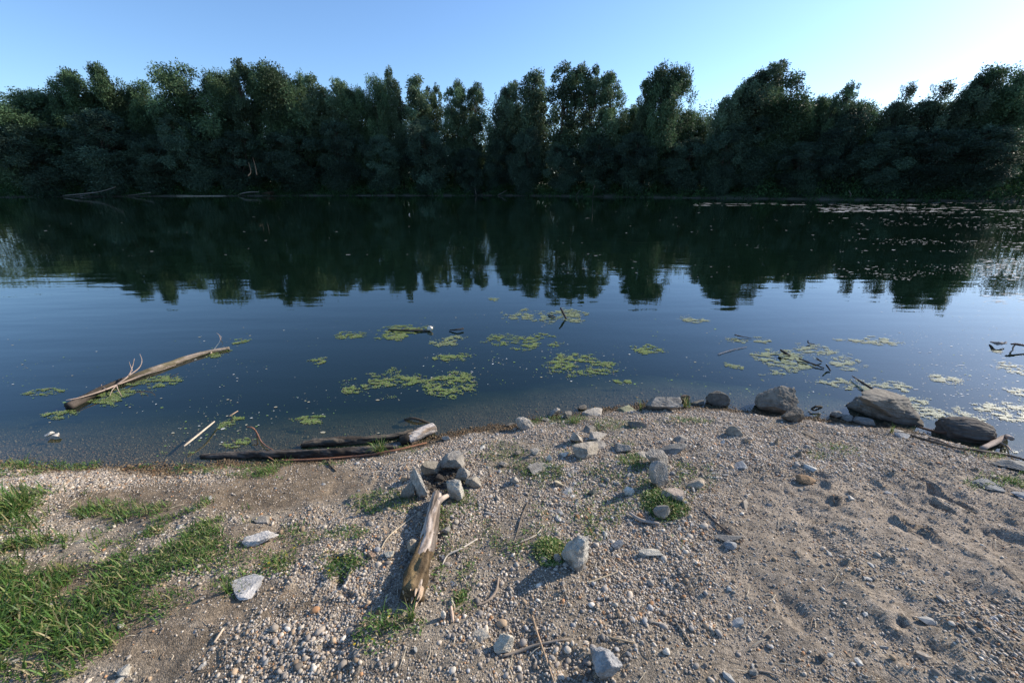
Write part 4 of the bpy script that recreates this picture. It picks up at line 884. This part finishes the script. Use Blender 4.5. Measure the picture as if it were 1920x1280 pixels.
def puff_leaves(cs, rs, n, r, tint, droop=.5, L=(.14, .36), flat=1.0, drift=0.0):
    w_ = rs ** 2 / (rs ** 2).sum(); k = r.choice(len(cs), n, p=w_)
    q = r.normal(0, 1, (n, 3)); q /= np.linalg.norm(q, axis=1)[:, None]; rad = r.uniform(0, 1, n) ** .34
    # ragged surface: each puff has its own spray directions
    rag = 1 + .55 * vnoise(q[:, 0] * 2.3 + k * 3.1, q[:, 1] * 2.3, q[:, 2] * 2.3 + k, seed=5)
    P = cs[k] + q * (rs[k] * rad * rag)[:, None] * np.array([1, 1, 1.15 * flat])
    D = q * .6 + r.normal(0, .5, (n, 3)); D[:, 2] -= droop; D[:, 0] += drift; D /= np.linalg.norm(D, axis=1)[:, None]
    l = r.uniform(*L, n); col = tint[None] * r.uniform(.65, 1.35, (n, 1)) * (1 + .32 * r.normal(0, 1, (len(cs), 1))[k]).clip(.45, 1.8)
    return leafcloud(P, D, l, l * r.uniform(.17, .30, n), col, r)

def make_tree(kind, seed):
    r = np.random.default_rng(seed); Ht = 16.0
    # heads, crown radius, crown bottom, puffs, puff radius, leaves
    nh, Rm, z0, npf, pr, nl = dict(slender=((1, 2), 1.9, .10, 84, 1.0, 42000), broad=((4, 6), 4.3, .05, 140, 1.5, 85000), airy=((2, 4), 2.5, .24, 62, .88, 28000),
        windy=((3, 5), 3.0, .08, 120, 1.15, 62000), willow=((3, 5), 3.8, .02, 110, 1.25, 60000), knobbly=((2, 4), 3.1, .06, 90, 1.4, 60000))[kind]
    H_ = int(r.integers(nh[0], nh[1] + 1)); lean = dict(windy=4.0, airy=.7, slender=.5, knobbly=1.0).get(kind, .5)
    def axis(zn): return np.stack([lean * zn ** 1.5, .4 * np.sin(zn * 4 + seed), zn * Ht], -1)
    heads = []
    for h in range(H_):
        a = 2.4 * h + r.uniform(-.5, .5); q = 0 if H_ == 1 else Rm * r.uniform(.25, .55)
        heads.append((q * math.cos(a), q * math.sin(a), 1.0 if h == 0 else r.uniform(.78, .98), Rm * (r.uniform(.55, .78) if H_ > 1 else .95)))
    cs, rs, hk = [], [], []
    for k in range(npf):
        h = heads[k % H_]; t = r.uniform(0, 1) ** .9; zt = z0 + (h[2] - z0) * t
        e = h[3] * (.55 + .6 * math.sin(min(t, 1) * 2.5)) * min(1, (1.04 - t) * 5) ** .5 * r.uniform(.75, 1.15)
        a = r.uniform(0, 6.28); q = e * math.sqrt(r.uniform(.2, 1)); sp = min(1, t * 2.2)
        p = axis(np.array(zt * .96)) + [h[0] * sp + q * math.cos(a), h[1] * sp + q * math.sin(a), 0]
        cs.append(p); rs.append(pr * r.uniform(.5, 1.25) * (1.12 - .42 * t)); hk.append(k % H_)
    for h in heads:      # crest of each head, with a small broken fringe
        top = axis(np.array(h[2] * .955)) + [h[0], h[1], 0]; cs.append(top); rs.append(pr * .62)
        for _ in range(5): cs.append(top + [r.normal(0, h[3] * .38), r.normal(0, h[3] * .38), r.uniform(-1.4, .35)]); rs.append(pr * r.uniform(.28, .5))
    cs, rs = np.array(cs), np.array(rs)
    tint = dict(slender=(.110, .145, .068), broad=(.085, .125, .050), airy=(.105, .145, .065), windy=(.105, .140, .068), willow=(.072, .106, .058), knobbly=(.070, .108, .042))[kind]
    V, F, C = puff_leaves(cs, rs, nl, r, np.array(tint) * np.array([.88, 1.0, 1.18]) * r.uniform(.85, 1.15), droop=.45 if kind in ('willow', 'slender') else .15, drift=.7 if kind == 'windy' else 0)
    crown = mesh_np('crown', V, F, C, False, M_leaf)
    parts = []; zz = np.linspace(0, .8, 7); ax = axis(zz); ax[:, 1] += r.normal(0, .12, 7); ax[0, 2] = -.6
    parts.append(tube(list(ax), [.25, .20, .17, .13, .10, .07, .04], (.07, .06, .05), 8, 20, seed=seed, lump=.1))
    for h in heads:
        b0 = axis(np.array(.22)); b2 = axis(np.array(h[2] * .93)) + [h[0], h[1], 0]; parts.append(tube([b0, b0 * .5 + b2 * .5 + [h[0] * .3, h[1] * .3, -.4], b2], [.13, .09, .025], (.06, .05, .04), 6, 14, seed=seed, lump=.1))
    for k in range(0, npf):
        h = heads[hk[k]]; zb = max(.1, cs[k][2] / Ht - .10); sp = min(1, zb * 1.2); p = axis(np.array(zb)) + [h[0] * sp, h[1] * sp, 0]
        parts.append(tube([p, (p + cs[k]) / 2 + [0, 0, .2], cs[k]], [.06, .04, .015], (.06, .05, .04), 4, 6))
    V, F, C = join(parts); trunk = mesh_np('trunk', V, F, C, True, M_bark)
    return trunk, crown, Ht
PROTO = {}
for i, k in enumerate(['slender', 'broad', 'airy', 'windy', 'willow', 'knobbly']):
    PROTO[k] = [make_tree(k, 40 + i * 10 + j) for j in range(5 if k in ('broad', 'willow') else 4)]
WID = dict(slender=4.6, broad=9.6, airy=6.2, windy=8.0, willow=9.0, knobbly=7.6)

TREES = [  # u, top v, crown width px, metres behind the far shore, kind, label
 (20, 166, 110, 9, 'broad', 'broad dark tree at the extreme left of the far treeline'),
 (62, 166, 80, 12, 'broad', 'low rounded tree just left of the three knobbly crowns'),
 (92, 134, 46, 10, 'knobbly', 'leftmost of the three knobbly crowns on the left skyline'),
 (132, 126, 60, 10, 'knobbly', 'middle and widest of the three knobbly crowns on the left skyline'),
 (184, 125, 54, 11, 'knobbly', 'flat topped rightmost of the three knobbly crowns on the left skyline'),
 (226, 156, 56, 12, 'broad', 'lower tree just right of the three knobbly crowns'),
 (262, 149, 50, 9, 'knobbly', 'round headed tree left of the broad crown on the left skyline'),
 (332, 126, 104, 9, 'broad', 'very broad tree with bumpy top left of the spiky poplar'),
 (402, 131, 54, 10, 'broad', 'tree filling the gap left of the spiky poplar'),
 (441, 112, 48, 7, 'airy', 'tall spiky poplar with sky showing through, highest point at left'),
 (512, 123, 92, 9, 'broad', 'massive round topped tree right of the spiky poplar'),
 (550, 134, 48, 13, 'broad', 'right shoulder tree of the massive round topped tree'),
 (594, 143, 40, 9, 'slender', 'narrow pale willow standing left of a paired narrow one'),
 (627, 148, 40, 8, 'slender', 'narrow willow standing right of the pale narrow one'),
 (657, 163, 50, 8, 'broad', 'lower tree before the first dip in the central skyline'),
 (704, 139, 48, 8, 'broad', 'dark thick crown left of the column shaped willow'),
 (738, 128, 26, 8, 'slender', 'very narrow column shaped willow in the left centre skyline'),
 (779, 135, 46, 8, 'slender', 'tree with a hooked tip right of the column shaped willow'),
 (807, 154, 32, 11, 'airy', 'thin airy tree just right of the hooked tip tree'),
 (845, 153, 44, 9, 'airy', 'forked airy tree with dark trunk in the centre'),
 (884, 155, 40, 9, 'airy', 'sparse tree between the forked tree and a leaning willow'),
 (924, 150, 52, 8, 'windy', 'leaning feathery willow left of the central gap'),
 (965, 194, 50, 12, 'broad', 'low tree in the central skyline gap'),
 (1002, 129, 42, 8, 'slender', 'lone tall narrow willow in the middle of the skyline'),
 (1068, 122, 62, 8, 'airy', 'left of the three tall airy willows right of centre'),
 (1116, 118, 52, 8, 'airy', 'middle and tallest of the three airy willows right of centre'),
 (1152, 130, 46, 8, 'airy', 'right of the three tall airy willows right of centre'),
 (1178, 196, 60, 12, 'broad', 'low dark tree in the gap right of the three airy willows'),
 (1214, 151, 30, 9, 'slender', 'slim tree leaning against the tall full crown'),
 (1264, 118, 68, 8, 'broad', 'tall full crown with open right side, right of centre'),
 (1312, 205, 60, 12, 'broad', 'low bright tree in the gap left of the big windswept willow'),
 (1355, 150, 52, 8, 'windy', 'left half of the big windswept willow clump'),
 (1392, 120, 80, 9, 'windy', 'big windswept willow leaning right, highest on the right half'),
 (1446, 156, 48, 11, 'broad', 'smaller tree between the big windswept willow and a round one'),
 (1496, 142, 66, 8, 'knobbly', 'round feathery tree left of the small lone crown'),
 (1540, 180, 50, 12, 'broad', 'low tree left of the small lone crown'),
 (1579, 155, 40, 9, 'airy', 'small lone feathery crown against the white sky'),
 (1628, 190, 66, 12, 'broad', 'low tree in the wide gap on the right skyline'),
 (1683, 150, 50, 8, 'windy', 'first wind bent tree right of the wide gap'),
 (1733, 147, 74, 9, 'windy', 'second wide wind bent tree right of the wide gap'),
 (1806, 131, 62, 8, 'windy', 'pointed wind bent willow on the right skyline'),
 (1868, 130, 70, 9, 'knobbly', 'dark heavy tree second from the right edge'),
 (1922, 117, 84, 9, 'broad', 'dark heavy tree at the right edge of the far treeline'),
 # lower willows in front
 (35, 222, 110, 2.5, 'willow', 'low willow by the water under the leftmost tree'),
 (165, 203, 120, 2.5, 'willow', 'large rounded willow standing forward at left'),
 (265, 250, 90, 2.5, 'willow', 'shadowed willow right of the large rounded forward one'),
 (345, 218, 84, 3, 'willow', 'grey green willow under the very broad left tree'),
 (430, 245, 90, 3, 'willow', 'dark willow below the spiky poplar'),
 (540, 235, 110, 3, 'willow', 'dark willow below the massive round topped tree'),
 (630, 225, 80, 3, 'willow', 'willow under the two narrow pale ones'),
 (710, 255, 80, 3, 'willow', 'willow below the column shaped one'),
 (796, 226, 86, 2.5, 'willow', 'pale bulging willow left of the centre by the water'),
 (878, 275, 54, 2, 'willow', 'small bushy willow close to the water left of centre'),
 (930, 262, 60, 4, 'willow', 'dark willow in shade left of the isolated round one'),
 (985, 236, 64, 1.5, 'willow', 'isolated round willow with visible trunk at the water near centre'),
 (1062, 268, 66, 3, 'willow', 'green willow right of the isolated round one'),
 (1130, 250, 80, 3.5, 'willow', 'shaded willow below the three airy willows'),
 (1200, 246, 84, 2.5, 'willow', 'blue green willow drooping toward the water right of centre'),
 (1290, 255, 90, 3.5, 'willow', 'dark willow below the low bright tree'),
 (1365, 230, 80, 3.5, 'willow', 'willow under the big windswept clump'),
 (1438, 208, 96, 5, 'willow', 'sunlit rounded willow on the right half'),
 (1520, 265, 90, 2.5, 'willow', 'dark bushy willow below the round feathery tree'),
 (1596, 200, 90, 5, 'willow', 'pale willow with silver top under the small lone crown'),
 (1676, 236, 100, 3.5, 'willow', 'dark willow with light rim right of the silver topped one'),
 (1765, 240, 110, 3, 'willow', 'deep shaded willow under the second wide wind bent tree'),
 (1860, 235, 120, 3, 'willow', 'deep shaded willow near the right edge'),
]
rr_ = random.Random(4)
def plant(u_, vt, wpx, back, kind, label, group):
    x = (u_ - 960) / FPX * 70
    for _ in range(12):
        y = float(far_y(x)) + (back if kind == 'willow' else back - 2.5); P = at_depth(u_, vt, y); x = P[0]
    bz = float(H(x, y)) - .1; s = y * CP + (ZC - P[2]) * SP
    trunk, crown, Ht = PROTO[kind][rr_.randrange(3)]
    o = empty('willow_tree' if kind not in ('airy', 'broad', 'knobbly') else 'tree', (x, y, bz)); tag(o, label, 'tree', group)
    sz = (P[2] - bz) / Ht / 1.0; sw = wpx * s / FPX / WID[kind] * (1.12 if kind == 'willow' else 1.42)
    o.scale = (sw, sw, sz); o.rotation_euler = (0, 0, rr_.uniform(-.5, .5) if kind == 'windy' else rr_.uniform(0, 6.28))
    link('trunk', trunk, (0, 0, 0), o); link('crown', crown, (0, 0, 0), o)
for (u_, vt, wp, back, kind, lab) in TREES:
    plant(u_, vt, wp, back, kind, lab, 'front willows by the far water' if kind == 'willow' else 'trees of the far skyline')

def wood():
    r = np.random.default_rng(88); cs, rs = [], []
    sky_u = [t[0] for t in TREES[:43]]; sky_v = [t[1] for t in TREES[:43]]
    for xg in np.arange(-150, 125, 1.25):
        for zg in range(14):
            x = xg + r.uniform(-.7, .7); back = r.uniform(9, 21); y = float(far_y(x)) + back; u_ = float(proj(x, y, 3)[0])
            vt = float(np.interp(u_, [-900, -30, 0, 240, 300, 650, 700, 900, 1200, 1330, 1450, 1640, 1750, 1920, 1960, 3000], [140, 162, 170, 166, 160, 172, 180, 188, 194, 200, 180, 194, 172, 155, 146, 130])) + r.uniform(-9, 9)
            top = at_depth(u_, vt, y)[2] - 1.5; z = .6 + zg * 1.35 + r.uniform(-.5, .5)
            if z < top: cs.append((x, y, z)); rs.append(r.uniform(1.1, 1.9))
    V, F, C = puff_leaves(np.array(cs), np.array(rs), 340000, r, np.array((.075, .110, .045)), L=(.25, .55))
    cs, rs = [], []
    for k in range(700):
        x = r.uniform(-170, 140); y = float(far_y(x)) + r.uniform(22, 32); cs.append((x, y, r.uniform(.5, 9))); rs.append(r.uniform(2, 3))
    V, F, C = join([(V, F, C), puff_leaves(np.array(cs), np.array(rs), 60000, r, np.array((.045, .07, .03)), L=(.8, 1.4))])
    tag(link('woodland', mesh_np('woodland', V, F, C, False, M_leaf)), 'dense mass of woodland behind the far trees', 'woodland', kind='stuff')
    cs, rs = [], []
    for k in range(1900):
        x = r.uniform(-130, 110); back = -.1 + 9 * r.uniform() ** 1.3; y = float(far_y(x)) + back; rad = r.uniform(.5, 1.2) * (.7 + .12 * back)
        cs.append((x, y, float(H(x, y)) + rad * .4 + r.uniform(0, .42) * back)); rs.append(rad)
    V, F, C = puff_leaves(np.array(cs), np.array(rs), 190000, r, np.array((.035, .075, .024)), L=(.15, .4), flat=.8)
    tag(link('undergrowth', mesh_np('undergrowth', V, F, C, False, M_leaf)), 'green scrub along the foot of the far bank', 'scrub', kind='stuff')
wood()

# driftwood on the far shore
FB = 'driftwood on the far shore'
def fp(u_, v_, up=0.0):
    x, y, s = onplane(u_, v_, .15); y = float(far_y(x)) + .8; P = at_depth(u_, v_, y); P[2] = max(P[2], .05) + up; return P
for pts, rad, lab in [
  ([(118, 367), (150, 364), (185, 360), (216, 351)], .10, 'long bare branch rising right on the left of the far shore'),
  ([(150, 367), (200, 367), (245, 366), (283, 361)], .12, 'pale trunk lying low on the left of the far shore'),
  ([(445, 366), (462, 361), (485, 360)], .16, 'tangled driftwood below the root mound on the far shore'),
  ([(933, 366), (941, 362), (950, 357)], .09, 'short pale leaning stick on the far shore near centre'),
  ([(1080, 367), (1085, 360), (1089, 354)], .07, 'thin leaning stick on the far shore right of centre'),
  ([(893, 365), (891, 357), (890, 350)], .10, 'small upright post like stump on the far shore'),
  ([(1112, 366), (1113, 356), (1115, 348)], .09, 'thin dark upright snag on the far shore right of centre'),
  ([(1594, 369), (1595, 364), (1592, 358)], .10, 'pale snag at the water on the right of the far shore'),
  ([(465, 330), (470, 322), (466, 305)], .10, 'left of two bare leaning stems below the spiky poplar'),
  ([(481, 328), (479, 315), (474, 296)], .10, 'right of two bare leaning stems below the spiky poplar')]:
    P = [fp(a_, b_) for a_, b_ in pts]; stick('driftwood_branch', P, [rad * .75, rad * .6, rad * .3], (.20, .175, .15) if 'bare leaning' not in lab else (.03, .026, .02), lab, 'branch', FB, 7, .2)
p = fp(498, 362); V, F, C = rock_mesh(2.2, 1.2, .9, 77, rough=.16, col=(.06, .045, .03)); tag(link('root_mound', mesh_np('root_mound', V, F, C, False, M_wood), (p[0], p[1] + .9, .35)), 'brown mound of upturned roots on the far shore', 'roots', FB)
p = fp(365, 367); V, F, C = rock_mesh(14, 1.2, .3, 79, rough=.05, col=(.34, .31, .26)); tag(link('sandbar', mesh_np('sandbar', V, F, C, True, M_rock), (p[0], p[1] - 1.0, .02)), kind='structure')
